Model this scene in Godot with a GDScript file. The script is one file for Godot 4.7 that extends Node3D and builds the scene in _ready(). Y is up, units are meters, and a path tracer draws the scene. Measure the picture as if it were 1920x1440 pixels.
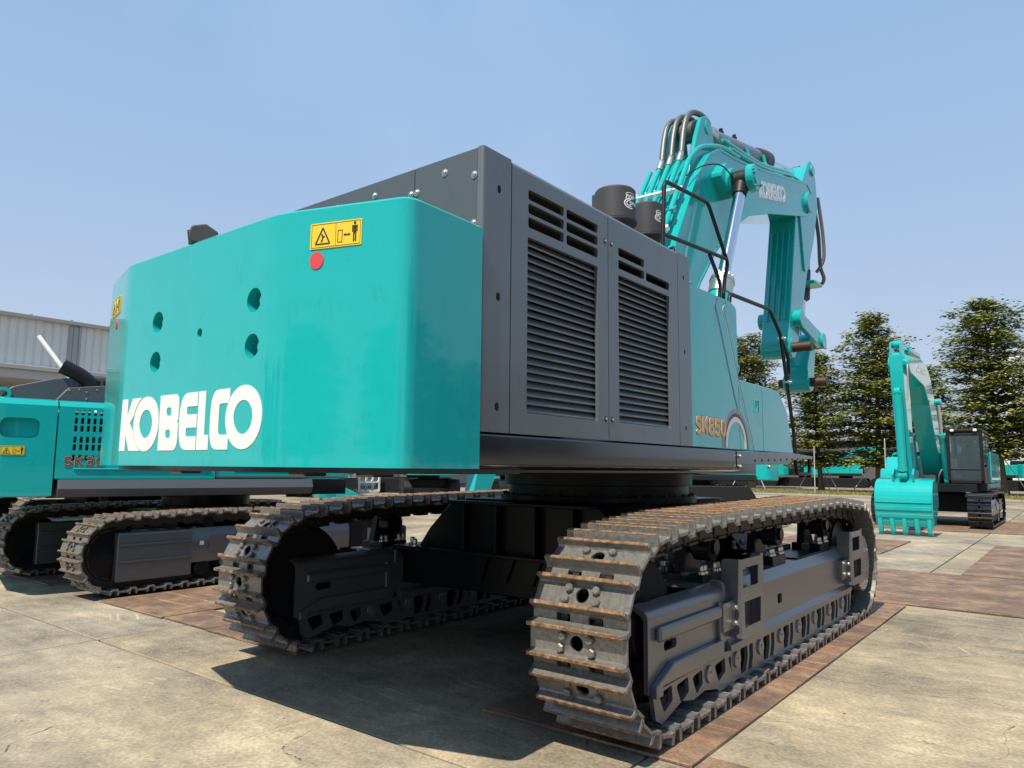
extends Node3D

var mats := {}
var used := {}

# ---------------------------------------------------------------- mesh builder
class Builder:
	var v := PackedVector3Array()
	var n := PackedVector3Array()
	var cols := PackedColorArray()
	func tri(a: Vector3, b: Vector3, c: Vector3, hint: Vector3) -> void:
		var k := (c - a).cross(b - a)
		if k.dot(hint) < 0.0:
			var t := b
			b = c
			c = t
			k = -k
		k = k.normalized()
		v.append(a); v.append(b); v.append(c)
		n.append(k); n.append(k); n.append(k)
	func tri_s(a: Vector3, b: Vector3, c: Vector3, na: Vector3, nb: Vector3, nc: Vector3) -> void:
		var k := (c - a).cross(b - a)
		if k.dot(na + nb + nc) < 0.0:
			v.append(a); v.append(c); v.append(b)
			n.append(na); n.append(nc); n.append(nb)
		else:
			v.append(a); v.append(b); v.append(c)
			n.append(na); n.append(nb); n.append(nc)
	func quad(a: Vector3, b: Vector3, c: Vector3, d: Vector3, hint: Vector3) -> void:
		tri(a, b, c, hint)
		tri(a, c, d, hint)
	func quad_s(a: Vector3, b: Vector3, c: Vector3, d: Vector3, na: Vector3, nb: Vector3, nc: Vector3, nd: Vector3) -> void:
		tri_s(a, b, c, na, nb, nc)
		tri_s(a, c, d, na, nc, nd)
	# axis 0: polygon (z, y) along x; axis 1: polygon (x, z) along y; axis 2: polygon (x, y) along z
	static func m3(axis: int, u: float, w: float, t: float) -> Vector3:
		if axis == 0:
			return Vector3(t, w, u)
		if axis == 1:
			return Vector3(u, t, w)
		return Vector3(u, w, t)
	static func inset(p: PackedVector2Array, d: float) -> PackedVector2Array:
		var r := PackedVector2Array()
		var c := p.size()
		for i in c:
			var e0 := (p[i] - p[(i + c - 1) % c]).normalized()
			var e1 := (p[(i + 1) % c] - p[i]).normalized()
			var n0 := Vector2(-e0.y, e0.x)
			var n1 := Vector2(-e1.y, e1.x)
			var m := (n0 + n1)
			if m.length() < 0.01:
				m = n0
			m = m.normalized()
			var k: float = d / max(0.35, m.dot(n0))
			r.append(p[i] + m * k)
		return r
	func prism(poly: PackedVector2Array, axis: int, t0: float, t1: float, ch0 := 0.0, ch1 := -1.0) -> void:
		var p := poly.duplicate()
		if ch1 < 0.0:
			ch1 = ch0
		if Geometry2D.is_polygon_clockwise(p):
			p.reverse()
		var c := p.size()
		var ax := m3(axis, 0, 0, 1)
		for k in 5:
			if ch0 > 0.0 and Geometry2D.triangulate_polygon(inset(p, ch0)).is_empty():
				ch0 = ch0 * 0.4 if k < 4 else 0.0
			if ch1 > 0.0 and Geometry2D.triangulate_polygon(inset(p, ch1)).is_empty():
				ch1 = ch1 * 0.4 if k < 4 else 0.0
		var nr := []
		for i in c:
			var e := (p[(i + 1) % c] - p[i]).normalized()
			nr.append(m3(axis, e.y, -e.x, 0))
		for i in c:
			var j := (i + 1) % c
			var na: Vector3 = nr[i]
			var nb: Vector3 = nr[i]
			var pa: Vector3 = nr[(i + c - 1) % c]
			var pn: Vector3 = nr[j]
			if pa.dot(na) > 0.82:
				na = (pa + na).normalized()
			if pn.dot(nb) > 0.82:
				nb = (pn + nb).normalized()
			var a0 := m3(axis, p[i].x, p[i].y, t0 + ch0)
			var b0 := m3(axis, p[j].x, p[j].y, t0 + ch0)
			var a1 := m3(axis, p[i].x, p[i].y, t1 - ch1)
			var b1 := m3(axis, p[j].x, p[j].y, t1 - ch1)
			quad_s(a0, b0, b1, a1, na, nb, nb, na)
		for e in 2:
			var ch: float = ch0 if e == 0 else ch1
			var t: float = t0 if e == 0 else t1
			var sg := -1.0 if e == 0 else 1.0
			var q := p
			if ch > 0.0:
				q = inset(p, ch)
				for i in c:
					var j := (i + 1) % c
					quad(m3(axis, p[i].x, p[i].y, t - sg * ch), m3(axis, p[j].x, p[j].y, t - sg * ch), m3(axis, q[j].x, q[j].y, t), m3(axis, q[i].x, q[i].y, t), nr[i] + ax * sg)
			face(q, axis, t, ax * sg)
	func face(q: PackedVector2Array, axis: int, t: float, hint: Vector3) -> void:
		var ix := Geometry2D.triangulate_polygon(q)
		if ix.is_empty():
			print("no triangles: ", q.size(), " ", q[0])
		for i in range(0, ix.size(), 3):
			tri(m3(axis, q[ix[i]].x, q[ix[i]].y, t), m3(axis, q[ix[i + 1]].x, q[ix[i + 1]].y, t), m3(axis, q[ix[i + 2]].x, q[ix[i + 2]].y, t), hint)
	# flat plate with holes cut right through (or closed at t0 when blind)
	func plate(outer: PackedVector2Array, holes: Array, axis: int, t0: float, t1: float, rim := true) -> void:
		var pieces := [outer]
		var big := 1000.0
		for h in holes:
			var lo := 1e9
			var hi := -1e9
			for q in h:
				lo = min(lo, q.x)
				hi = max(hi, q.x)
			var mx: float = (lo + hi) * 0.5
			var next := []
			for pc in pieces:
				if Geometry2D.intersect_polygons(pc, h).is_empty():
					next.append(pc)
					continue
				var l := PackedVector2Array([Vector2(-big, -big), Vector2(mx, -big), Vector2(mx, big), Vector2(-big, big)])
				var r := PackedVector2Array([Vector2(mx, -big), Vector2(big, -big), Vector2(big, big), Vector2(mx, big)])
				for half in [l, r]:
					for s in Geometry2D.intersect_polygons(pc, half):
						for k in Geometry2D.clip_polygons(s, h):
							next.append(k)
			pieces = next
		var ax := m3(axis, 0, 0, 1)
		for pc in pieces:
			face(pc, axis, t1, ax)
			face(pc, axis, t0, -ax)
		if not rim:
			return
		var loops := [outer]
		loops.append_array(holes)
		for li in loops.size():
			var p: PackedVector2Array = loops[li].duplicate()
			if Geometry2D.is_polygon_clockwise(p):
				p.reverse()
			var sg := 1.0 if li == 0 else -1.0
			for i in p.size():
				var j := (i + 1) % p.size()
				var e := (p[j] - p[i]).normalized()
				quad(m3(axis, p[i].x, p[i].y, t0), m3(axis, p[j].x, p[j].y, t0), m3(axis, p[j].x, p[j].y, t1), m3(axis, p[i].x, p[i].y, t1), m3(axis, e.y, -e.x, 0) * sg)
	func box(c: Vector3, s: Vector3, ch := 0.0, b := Basis.IDENTITY) -> void:
		var h := s * 0.5
		var k: float = min(ch, min(h.x, min(h.y, h.z)) * 0.9)
		if k <= 0.0:
			for a in 3:
				for sg in [-1.0, 1.0]:
					var nn := Vector3.ZERO
					nn[a] = sg
					var u := Vector3.ZERO
					u[(a + 1) % 3] = h[(a + 1) % 3]
					var w := Vector3.ZERO
					w[(a + 2) % 3] = h[(a + 2) % 3]
					var o := nn * h[a]
					quad(c + b * (o - u - w), c + b * (o + u - w), c + b * (o + u + w), c + b * (o - u + w), b * nn)
			return
		for a in 3:
			var a1 := (a + 1) % 3
			var a2 := (a + 2) % 3
			for sg in [-1.0, 1.0]:
				var o := Vector3.ZERO
				o[a] = sg * h[a]
				var u := Vector3.ZERO
				u[a1] = h[a1] - k
				var w := Vector3.ZERO
				w[a2] = h[a2] - k
				var nn := Vector3.ZERO
				nn[a] = sg
				quad(c + b * (o - u - w), c + b * (o + u - w), c + b * (o + u + w), c + b * (o - u + w), b * nn)
				for s2 in [-1.0, 1.0]:
					# edge between +-a and +-a1, along a2
					var p := Vector3.ZERO
					p[a] = sg * h[a]
					p[a1] = s2 * (h[a1] - k)
					var q := Vector3.ZERO
					q[a] = sg * (h[a] - k)
					q[a1] = s2 * h[a1]
					var e := Vector3.ZERO
					e[a2] = h[a2] - k
					var n2 := nn
					n2[a1] = s2
					quad(c + b * (p - e), c + b * (p + e), c + b * (q + e), c + b * (q - e), b * n2)
		for sx in [-1.0, 1.0]:
			for sy in [-1.0, 1.0]:
				for sz in [-1.0, 1.0]:
					var sv := Vector3(sx, sy, sz)
					tri(c + b * (sv * Vector3(h.x, h.y - k, h.z - k)), c + b * (sv * Vector3(h.x - k, h.y, h.z - k)), c + b * (sv * Vector3(h.x - k, h.y - k, h.z)), b * sv)
	static func frame(d: Vector3) -> Basis:
		var z := d.normalized()
		var u := Vector3.UP if abs(z.y) < 0.9 else Vector3.RIGHT
		var x := u.cross(z).normalized()
		return Basis(x, z.cross(x), z)
	func cyl(p: Vector3, q: Vector3, r0: float, r1: float, seg := 18, caps := true, flat := false, ch := 0.0) -> void:
		var b := frame(q - p)
		var zd := b.z
		var pp := p + zd * ch
		var qq := q - zd * ch
		for i in seg:
			var a0 := TAU * i / seg
			var a1 := TAU * (i + 1) / seg
			var d0 := b.x * cos(a0) + b.y * sin(a0)
			var d1 := b.x * cos(a1) + b.y * sin(a1)
			if flat:
				quad(pp + d0 * r0, pp + d1 * r0, qq + d1 * r1, qq + d0 * r1, d0 + d1)
			else:
				quad_s(pp + d0 * r0, pp + d1 * r0, qq + d1 * r1, qq + d0 * r1, d0, d1, d1, d0)
			if ch > 0.0:
				quad(pp + d0 * r0, pp + d1 * r0, p + d1 * (r0 - ch), p + d0 * (r0 - ch), d0 - zd)
				quad(qq + d0 * r1, qq + d1 * r1, q + d1 * (r1 - ch), q + d0 * (r1 - ch), d0 + zd)
			if caps:
				tri(p, p + d0 * (r0 - ch), p + d1 * (r0 - ch), -zd)
				tri(q, q + d0 * (r1 - ch), q + d1 * (r1 - ch), zd)
	func ring(p: Vector3, q: Vector3, ro: float, ri: float, seg := 24) -> void:
		var b := frame(q - p)
		for i in seg:
			var a0 := TAU * i / seg
			var a1 := TAU * (i + 1) / seg
			var d0 := b.x * cos(a0) + b.y * sin(a0)
			var d1 := b.x * cos(a1) + b.y * sin(a1)
			quad_s(p + d0 * ro, p + d1 * ro, q + d1 * ro, q + d0 * ro, d0, d1, d1, d0)
			quad_s(p + d0 * ri, p + d1 * ri, q + d1 * ri, q + d0 * ri, -d0, -d1, -d1, -d0)
			quad(p + d0 * ro, p + d1 * ro, p + d1 * ri, p + d0 * ri, -b.z)
			quad(q + d0 * ro, q + d1 * ro, q + d1 * ri, q + d0 * ri, b.z)
	func lathe(prof: Array, o: Vector3, d: Vector3, seg := 24) -> void:
		var b := frame(d)
		for k in prof.size() - 1:
			var r0: float = prof[k][0]
			var h0: float = prof[k][1]
			var r1: float = prof[k + 1][0]
			var h1: float = prof[k + 1][1]
			var sl := Vector2(h1 - h0, r0 - r1).normalized()
			for i in seg:
				var a0 := TAU * i / seg
				var a1 := TAU * (i + 1) / seg
				var d0 := b.x * cos(a0) + b.y * sin(a0)
				var d1 := b.x * cos(a1) + b.y * sin(a1)
				var n0 := d0 * sl.x + b.z * sl.y
				var n1 := d1 * sl.x + b.z * sl.y
				var pa := o + b.z * h0 + d0 * r0
				var pb := o + b.z * h0 + d1 * r0
				var pc := o + b.z * h1 + d1 * r1
				var pd := o + b.z * h1 + d0 * r1
				if r0 > 1e-5:
					tri_s(pa, pb, pc, n0, n1, n1)
				if r1 > 1e-5:
					tri_s(pa, pc, pd, n0, n1, n0)
	func tube(path: Array, r: float, seg := 10, caps := true) -> void:
		var c := path.size()
		var prev := Basis.IDENTITY
		var rings := []
		for i in c:
			var d: Vector3
			if i == 0:
				d = path[1] - path[0]
			elif i == c - 1:
				d = path[i] - path[i - 1]
			else:
				d = (path[i] - path[i - 1]).normalized() + (path[i + 1] - path[i]).normalized()
			d = d.normalized()
			var b: Basis
			if i == 0:
				b = frame(d)
			else:
				var x := (prev.x - d * prev.x.dot(d)).normalized()
				b = Basis(x, d.cross(x), d)
			prev = b
			rings.append([path[i], b])
		for i in c - 1:
			for k in seg:
				var a0 := TAU * k / seg
				var a1 := TAU * (k + 1) / seg
				var b0: Basis = rings[i][1]
				var b1: Basis = rings[i + 1][1]
				var d00 := b0.x * cos(a0) + b0.y * sin(a0)
				var d01 := b0.x * cos(a1) + b0.y * sin(a1)
				var d10 := b1.x * cos(a0) + b1.y * sin(a0)
				var d11 := b1.x * cos(a1) + b1.y * sin(a1)
				var p0: Vector3 = rings[i][0]
				var p1: Vector3 = rings[i + 1][0]
				quad_s(p0 + d00 * r, p0 + d01 * r, p1 + d11 * r, p1 + d10 * r, d00, d01, d11, d10)
		if caps:
			for e in [0, c - 1]:
				var b: Basis = rings[e][1]
				var p: Vector3 = rings[e][0]
				for k in seg:
					var a0 := TAU * k / seg
					var a1 := TAU * (k + 1) / seg
					tri(p, p + (b.x * cos(a0) + b.y * sin(a0)) * r, p + (b.x * cos(a1) + b.y * sin(a1)) * r, -b.z if e == 0 else b.z)
	func hexbolt(p: Vector3, d: Vector3, r: float, h: float) -> void:
		cyl(p - d * 0.002, p + d * h, r, r, 6, true, true, min(h, r) * 0.22)
	func washerbolt(p: Vector3, d: Vector3, r: float, h: float) -> void:
		cyl(p - d * 0.002, p + d * h * 0.25, r * 1.5, r * 1.5, 12)
		cyl(p + d * h * 0.25, p + d * h, r, r, 6, true, true, h * 0.15)
	func add_to(m: ArrayMesh, mat: Material) -> ArrayMesh:
		if v.is_empty():
			return m
		var a := []
		a.resize(Mesh.ARRAY_MAX)
		a[Mesh.ARRAY_VERTEX] = v
		a[Mesh.ARRAY_NORMAL] = n
		if cols.size() == v.size():
			a[Mesh.ARRAY_COLOR] = cols
		m.add_surface_from_arrays(Mesh.PRIMITIVE_TRIANGLES, a)
		m.surface_set_material(m.get_surface_count() - 1, mat)
		return m

func nb() -> Builder:
	return Builder.new()

func poly(pts: Array) -> PackedVector2Array:
	var r := PackedVector2Array()
	for p in pts:
		r.append(Vector2(p[0], p[1]))
	return r

func rect(x0: float, y0: float, x1: float, y1: float) -> PackedVector2Array:
	return PackedVector2Array([Vector2(x0, y0), Vector2(x1, y0), Vector2(x1, y1), Vector2(x0, y1)])

func rrect(x0: float, y0: float, x1: float, y1: float, r: float, seg := 4) -> PackedVector2Array:
	return rounded(rect(x0, y0, x1, y1), r, seg)

# corners of a polygon rounded; rad is one radius or a list of them
func rounded(p: PackedVector2Array, rad, seg := 5) -> PackedVector2Array:
	var out := PackedVector2Array()
	var c := p.size()
	for i in c:
		var r: float = rad[i] if rad is Array else rad
		if r <= 0.0:
			out.append(p[i])
			continue
		var a := p[(i + c - 1) % c] - p[i]
		var b := p[(i + 1) % c] - p[i]
		var ang: float = abs(a.angle_to(b))
		var d: float = min(r / tan(ang * 0.5), min(a.length(), b.length()) * 0.49)
		var s := p[i] + a.normalized() * d
		var e := p[i] + b.normalized() * d
		for k in seg + 1:
			var t := float(k) / seg
			out.append(s.lerp(p[i], t).lerp(p[i].lerp(e, t), t))
	return out

func fillet(path: Array, r: float, seg := 5) -> Array:
	var out := [path[0]]
	for i in range(1, path.size() - 1):
		var a: Vector3 = path[i - 1] - path[i]
		var b: Vector3 = path[i + 1] - path[i]
		var d: float = min(r, min(a.length(), b.length()) * 0.45)
		var s: Vector3 = path[i] + a.normalized() * d
		var e: Vector3 = path[i] + b.normalized() * d
		for k in seg + 1:
			var t := float(k) / seg
			out.append(s.lerp(path[i], t).lerp(path[i].lerp(e, t), t))
	out.append(path[-1])
	return out

func disc(cx: float, cy: float, rx: float, ry: float, seg := 24) -> PackedVector2Array:
	var r := PackedVector2Array()
	for i in seg:
		var a := TAU * i / seg
		r.append(Vector2(cx + rx * cos(a), cy + ry * sin(a)))
	return r

func numbered(called: String) -> String:
	if not used.has(called):
		used[called] = 0
		return called
	used[called] += 1
	return "%s_%03d" % [called, used[called]]

# one named MeshInstance3D; st is a Builder or a mesh
func obj(called: String, st, m: Material, parent: Node) -> MeshInstance3D:
	var o := MeshInstance3D.new()
	o.name = called
	if st is Builder:
		o.mesh = st.add_to(ArrayMesh.new(), m)
	else:
		o.mesh = st
		if m != null:
			o.material_override = m
	parent.add_child(o, true)
	return o

func group_part(called: String, parent: Node) -> Node3D:
	var o := Node3D.new()
	o.name = called
	parent.add_child(o, true)
	return o

func tag(o: Node, label: String, category: String, group := "") -> void:
	o.set_meta("label", label)
	o.set_meta("category", category)
	if group != "":
		o.set_meta("group", group)

func thing(called: String, label: String, category: String, at := Vector3.ZERO, turn := 0.0, group := "") -> Node3D:
	var o := Node3D.new()
	o.name = numbered(called)
	add_child(o)
	o.position = at
	o.rotation.y = turn
	tag(o, label, category, group)
	return o

# ---------------------------------------------------------------- materials
func lin(r: float, g: float, b: float) -> Color:
	return Color(r, g, b).linear_to_srgb()

func noise_bytes(size: int, kind: int, freq: float, oct: int, seed_: int) -> PackedByteArray:
	var f := FastNoiseLite.new()
	f.noise_type = kind
	f.seed = seed_
	f.frequency = freq
	f.fractal_octaves = oct
	var im := f.get_seamless_image(size, size, false, false, 0.1, true)
	im.convert(Image.FORMAT_L8)
	return im.get_data()

# texture from weighted noises through a colour list (values are sRGB)
func ramp_tex(size: int, layers: Array, stops: Array, streak_x := 1) -> Image:
	var acc := PackedFloat32Array()
	acc.resize(size * size)
	for l in layers:
		var d := noise_bytes(size, l[0], l[1], l[2], l[3])
		var w: float = l[4] / 255.0
		if l.size() > 5:
			var sx: int = l[5]
			var sy: int = l[6]
			for y in size:
				for x in size:
					acc[y * size + x] += d[((y * sy) % size) * size + (x * sx) % size] * w
		else:
			for i in size * size:
				acc[i] += d[i] * w
	var lut := []
	for i in 256:
		var t := i / 255.0
		var c: Color = stops[0][1]
		for k in stops.size() - 1:
			if t >= stops[k][0]:
				c = stops[k][1].lerp(stops[k + 1][1], clamp((t - stops[k][0]) / (stops[k + 1][0] - stops[k][0]), 0.0, 1.0))
		lut.append(c)
	var lr := PackedByteArray()
	var lg := PackedByteArray()
	var lb := PackedByteArray()
	for c in lut:
		lr.append(int(c.r8))
		lg.append(int(c.g8))
		lb.append(int(c.b8))
	var out := PackedByteArray()
	out.resize(size * size * 3)
	for i in size * size:
		var k: int = clampi(int(acc[i] * 255.0), 0, 255)
		out[i * 3] = lr[k]
		out[i * 3 + 1] = lg[k]
		out[i * 3 + 2] = lb[k]
	return Image.create_from_data(size, size, false, Image.FORMAT_RGB8, out)

func tex(im: Image) -> ImageTexture:
	im.generate_mipmaps()
	return ImageTexture.create_from_image(im)

func normal_tex(size: int, kind: int, freq: float, oct: int, seed_: int, strength: float) -> ImageTexture:
	var d := noise_bytes(size, kind, freq, oct, seed_)
	var im := Image.create_from_data(size, size, false, Image.FORMAT_L8, d)
	im.convert(Image.FORMAT_RGBA8)
	im.bump_map_to_normal_map(strength)
	return tex(im)

func mat(called: String, col: Color, rough: float, metal := 0.0) -> StandardMaterial3D:
	var m := StandardMaterial3D.new()
	m.albedo_color = col
	m.roughness = rough
	m.metallic = metal
	mats[called] = m
	return m

func triplanar(m: StandardMaterial3D, scale: float, world := true) -> void:
	m.uv1_triplanar = true
	m.uv1_world_triplanar = world
	m.uv1_scale = Vector3.ONE * scale

func make_materials() -> void:
	var SX := FastNoiseLite.TYPE_SIMPLEX_SMOOTH
	var VA := FastNoiseLite.TYPE_VALUE_CUBIC
	# paint: faint mottling of dust on the coat
	var dust := tex(ramp_tex(512, [[SX, 0.012, 4, 3, 0.6], [SX, 0.15, 2, 5, 0.25], [SX, 0.02, 3, 9, 0.40, 8, 1]], [[0.2, Color(0.90, 0.90, 0.89)], [0.45, Color(0.98, 0.98, 0.98)], [1.0, Color(1, 1, 1)]]))
	var haze := tex(ramp_tex(512, [[SX, 0.010, 4, 13, 0.65], [SX, 0.08, 3, 15, 0.35]], [[0.0, Color(0.55, 0.55, 0.55)], [0.5, Color(0.8, 0.8, 0.8)], [1.0, Color(1, 1, 1)]]))
	var peel := normal_tex(512, SX, 0.022, 2, 21, 1.6)
	var grain := normal_tex(512, SX, 0.22, 3, 22, 2.0)
	var steel := tex(ramp_tex(512, [[SX, 0.018, 5, 31, 0.55], [VA, 0.25, 2, 32, 0.25], [SX, 0.02, 3, 33, 0.2, 1, 9]], [[0.15, Color(0.70, 0.68, 0.66)], [0.45, Color(0.83, 0.81, 0.78)], [0.62, Color(0.92, 0.905, 0.885)], [0.85, Color(1.0, 0.98, 0.95)]]))
	var rusty := tex(ramp_tex(512, [[SX, 0.03, 5, 41, 0.6], [VA, 0.2, 2, 42, 0.4]], [[0.2, Color(0.36, 0.29, 0.24)], [0.42, Color(0.50, 0.40, 0.31)], [0.55, Color(0.62, 0.49, 0.37)], [0.75, Color(0.76, 0.66, 0.54)]]))

	var t := mat("teal", lin(0.009, 0.425, 0.420), 0.25)
	t.albedo_texture = dust
	t.roughness_texture = haze
	t.normal_enabled = true
	t.normal_texture = peel
	t.normal_scale = 0.012
	t.clearcoat_enabled = true
	t.clearcoat = 0.8
	t.metallic_specular = 0.3
	t.clearcoat_roughness = 0.035
	triplanar(t, 0.5)
	var w := mat("white_paint", lin(0.80, 0.80, 0.79), 0.35)
	w.clearcoat_enabled = true
	w.clearcoat = 0.3
	# engine house paint
	var g := mat("house_grey", lin(0.160, 0.173, 0.180), 0.36, 0.3)
	g.albedo_texture = dust
	g.clearcoat_enabled = true
	g.clearcoat = 0.25
	g.clearcoat_roughness = 0.12
	triplanar(g, 0.5)
	var pk := mat("panel_dark", lin(0.078, 0.092, 0.108), 0.5)
	pk.albedo_texture = dust
	triplanar(pk, 0.5)
	var b := mat("deck_grey", lin(0.014, 0.017, 0.022), 0.24)
	b.albedo_texture = dust
	b.roughness_texture = haze
	b.clearcoat_enabled = true
	b.clearcoat = 0.4
	b.clearcoat_roughness = 0.1
	triplanar(b, 0.6)
	var fr := mat("frame_grey", lin(0.125, 0.130, 0.138), 0.33, 0.25)
	fr.albedo_texture = dust
	fr.clearcoat_enabled = true
	fr.clearcoat = 0.35
	fr.clearcoat_roughness = 0.15
	triplanar(fr, 0.7)
	var cb := mat("carbody", lin(0.007, 0.009, 0.012), 0.30)
	cb.metallic_specular = 0.3
	cb.albedo_texture = dust
	triplanar(cb, 0.6)
	var bl := mat("black", lin(0.012, 0.013, 0.015), 0.45)
	bl.metallic_specular = 0.4
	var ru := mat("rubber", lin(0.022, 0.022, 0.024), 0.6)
	ru.normal_enabled = true
	ru.normal_texture = grain
	ru.normal_scale = 0.25
	triplanar(ru, 4.0)
	var pc := mat("plastic_dark", lin(0.050, 0.051, 0.055), 0.5)
	pc.normal_enabled = true
	pc.normal_texture = grain
	pc.normal_scale = 0.1
	triplanar(pc, 3.0)
	var sh := mat("shoe_steel", lin(0.310, 0.315, 0.318), 0.34, 0.4)
	sh.albedo_texture = steel
	sh.roughness_texture = haze
	sh.normal_enabled = true
	sh.normal_texture = grain
	sh.normal_scale = 0.25
	triplanar(sh, 2.3)
	var tp := mat("grouser_tip", Color(0.86, 0.84, 0.82), 0.6, 0.2)
	tp.albedo_texture = rusty
	tp.normal_enabled = true
	tp.normal_texture = grain
	tp.normal_scale = 0.12
	triplanar(tp, 0.9)
	var dd := mat("dull_dark", lin(0.014, 0.015, 0.018), 0.75)  # idler only: the shade behind its guard is put into this matte near-black
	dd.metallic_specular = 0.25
	var lk := mat("link_steel", lin(0.045, 0.040, 0.036), 0.55, 0.3)
	lk.albedo_texture = steel
	triplanar(lk, 3.0)
	var ch := mat("chrome", lin(0.72, 0.74, 0.78), 0.10, 1.0)
	ch.metallic_specular = 0.6
	var zn := mat("zinc", lin(0.55, 0.54, 0.50), 0.32, 0.85)
	zn.normal_enabled = true
	zn.normal_texture = grain
	zn.normal_scale = 0.15
	triplanar(zn, 6.0)
	var ho := mat("hose_sleeve", lin(0.16, 0.165, 0.16), 0.42, 0.5)
	ho.normal_enabled = true
	ho.normal_texture = grain
	ho.normal_scale = 0.6
	triplanar(ho, 9.0)
	mat("yellow", lin(0.80, 0.56, 0.03), 0.45)
	mat("sign_black", lin(0.02, 0.017, 0.01), 0.5)
	mat("sign_red", lin(0.62, 0.06, 0.07), 0.45)
	mat("decal_orange", lin(0.80, 0.38, 0.09), 0.4)
	mat("decal_white", lin(0.75, 0.74, 0.70), 0.4)
	mat("decal_dark", lin(0.025, 0.025, 0.028), 0.4)
	mat("decal_brown", lin(0.14, 0.09, 0.06), 0.4)
	mat("decal_grey", lin(0.22, 0.24, 0.25), 0.3, 0.4)
	mat("pin_brown", lin(0.06, 0.035, 0.025), 0.5, 0.3)
	mat("seat_cloth", lin(0.12, 0.13, 0.15), 0.9)
	var gl := mat("glass", Color(0.45, 0.52, 0.55, 0.16), 0.03)
	gl.transparency = BaseMaterial3D.TRANSPARENCY_ALPHA
	gl.metallic_specular = 0.7

	# ground ---------------------------------------------------------------
	var cim := ramp_tex(2048, [[SX, 0.0024, 5, 51, 0.40], [SX, 0.014, 5, 52, 0.18], [VA, 0.36, 3, 53, 0.36], [SX, 0.005, 4, 54, 0.12, 1, 6]], [[0.28, Color(0.41, 0.395, 0.36)], [0.42, Color(0.515, 0.49, 0.44)], [0.54, Color(0.585, 0.55, 0.485)], [0.66, Color(0.655, 0.61, 0.53)], [0.80, Color(0.76, 0.71, 0.615)]])
	var rng := RandomNumberGenerator.new()
	rng.seed = 7
	# pale scrape marks left by tracks: groups of short strokes side by side
	for k in 90:
		var o := Vector2(rng.randf(), rng.randf()) * 2048.0
		var ang := rng.randf_range(-0.5, 0.5) + (PI / 2 if rng.randf() < 0.35 else 0.0)
		var step := Vector2.from_angle(ang + rng.randf_range(-0.3, 0.3)) * rng.randf_range(14, 34)
		var dirv := Vector2.from_angle(ang + PI / 2 + rng.randf_range(-0.5, 0.5))
		var len := rng.randf_range(14, 70)
		var al := rng.randf_range(0.15, 0.55)
		for s in rng.randi_range(3, 12):
			var p := o + step * s + Vector2(rng.randf_range(-4, 4), rng.randf_range(-4, 4))
			var l := len * rng.randf_range(0.4, 1.3)
			var wid := rng.randf_range(1.0, 3.2)
			stroke(cim, p, p + dirv * l, wid, Color(0.84, 0.80, 0.70), al * rng.randf_range(0.25, 0.8), rng)
	# long thin scratches
	for k in 260:
		var p := Vector2(rng.randf(), rng.randf()) * 2048.0
		var a := rng.randf_range(-0.35, 0.35) + (PI / 2 if rng.randf() < 0.3 else 0.0)
		stroke(cim, p, p + Vector2.from_angle(a) * rng.randf_range(40, 260), rng.randf_range(0.6, 1.4), Color(0.80, 0.76, 0.66) if rng.randf() < 0.6 else Color(0.34, 0.31, 0.26), rng.randf_range(0.15, 0.4), rng)
	# dark oil spots and crumbs
	for k in 220:
		var p := Vector2(rng.randf(), rng.randf()) * 2048.0
		var rr := rng.randf_range(1.2, 5.0)
		for q in 9:
			var c := p + Vector2(rng.randf_range(-1, 1), rng.randf_range(-1, 1)) * rr
			stroke(cim, c, c + Vector2(rng.randf_range(-rr, rr), rng.randf_range(-rr, rr)), rr * 0.4, Color(0.25, 0.22, 0.18), rng.randf_range(0.08, 0.3), rng)
	# hairline cracks
	for k in 16:
		var p := Vector2(rng.randf(), rng.randf()) * 2048.0
		var a := rng.randf() * TAU
		for q in rng.randi_range(10, 34):
			a += rng.randf_range(-0.5, 0.5)
			var e := p + Vector2.from_angle(a) * rng.randf_range(10, 26)
			stroke(cim, p, e, rng.randf_range(0.5, 1.3), Color(0.20, 0.18, 0.155), 0.8, rng)
			p = e
	var ctex := tex(cim)
	var cn := normal_tex(1024, VA, 0.12, 4, 61, 2.2)
	for i in 4:
		var k: float = [1.0, 0.92, 1.06, 0.97][i]
		var c := mat("concrete_%d" % i, Color(1.0 * k, 0.985 * k, 0.96 * k).clamp(Color.BLACK, Color.WHITE), 0.93)
		c.albedo_texture = ctex
		c.normal_enabled = true
		c.normal_texture = cn
		c.normal_scale = 0.45
		c.uv1_triplanar = true
		c.uv1_world_triplanar = true
		c.uv1_scale = Vector3.ONE * 0.097
		c.uv1_offset = Vector3(0.37 * i, 0, 0.21 * i)
		c.metallic_specular = 0.25
	mat("joint_dark", lin(0.045, 0.042, 0.038), 0.95)
	var pim := ramp_tex(1024, [[SX, 0.004, 4, 71, 0.45], [SX, 0.02, 4, 72, 0.25], [VA, 0.25, 2, 73, 0.30]], [[0.2, Color(0.37, 0.31, 0.27)], [0.42, Color(0.45, 0.37, 0.31)], [0.6, Color(0.535, 0.435, 0.355)], [0.8, Color(0.65, 0.545, 0.445)]])
	for k in 44:
		var p := Vector2(rng.randf(), rng.randf()) * 1024.0
		var n := rng.randi_range(1, 3)
		for s in n:
			stroke(pim, p + Vector2(0, s * 9), p + Vector2(rng.randf_range(90, 330), s * 9 + rng.randf_range(-5, 5)), rng.randf_range(0.8, 2.6), Color(0.88, 0.70, 0.50) if rng.randf() < 0.6 else Color(0.72, 0.46, 0.26), rng.randf_range(0.25, 0.8), rng)
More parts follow.
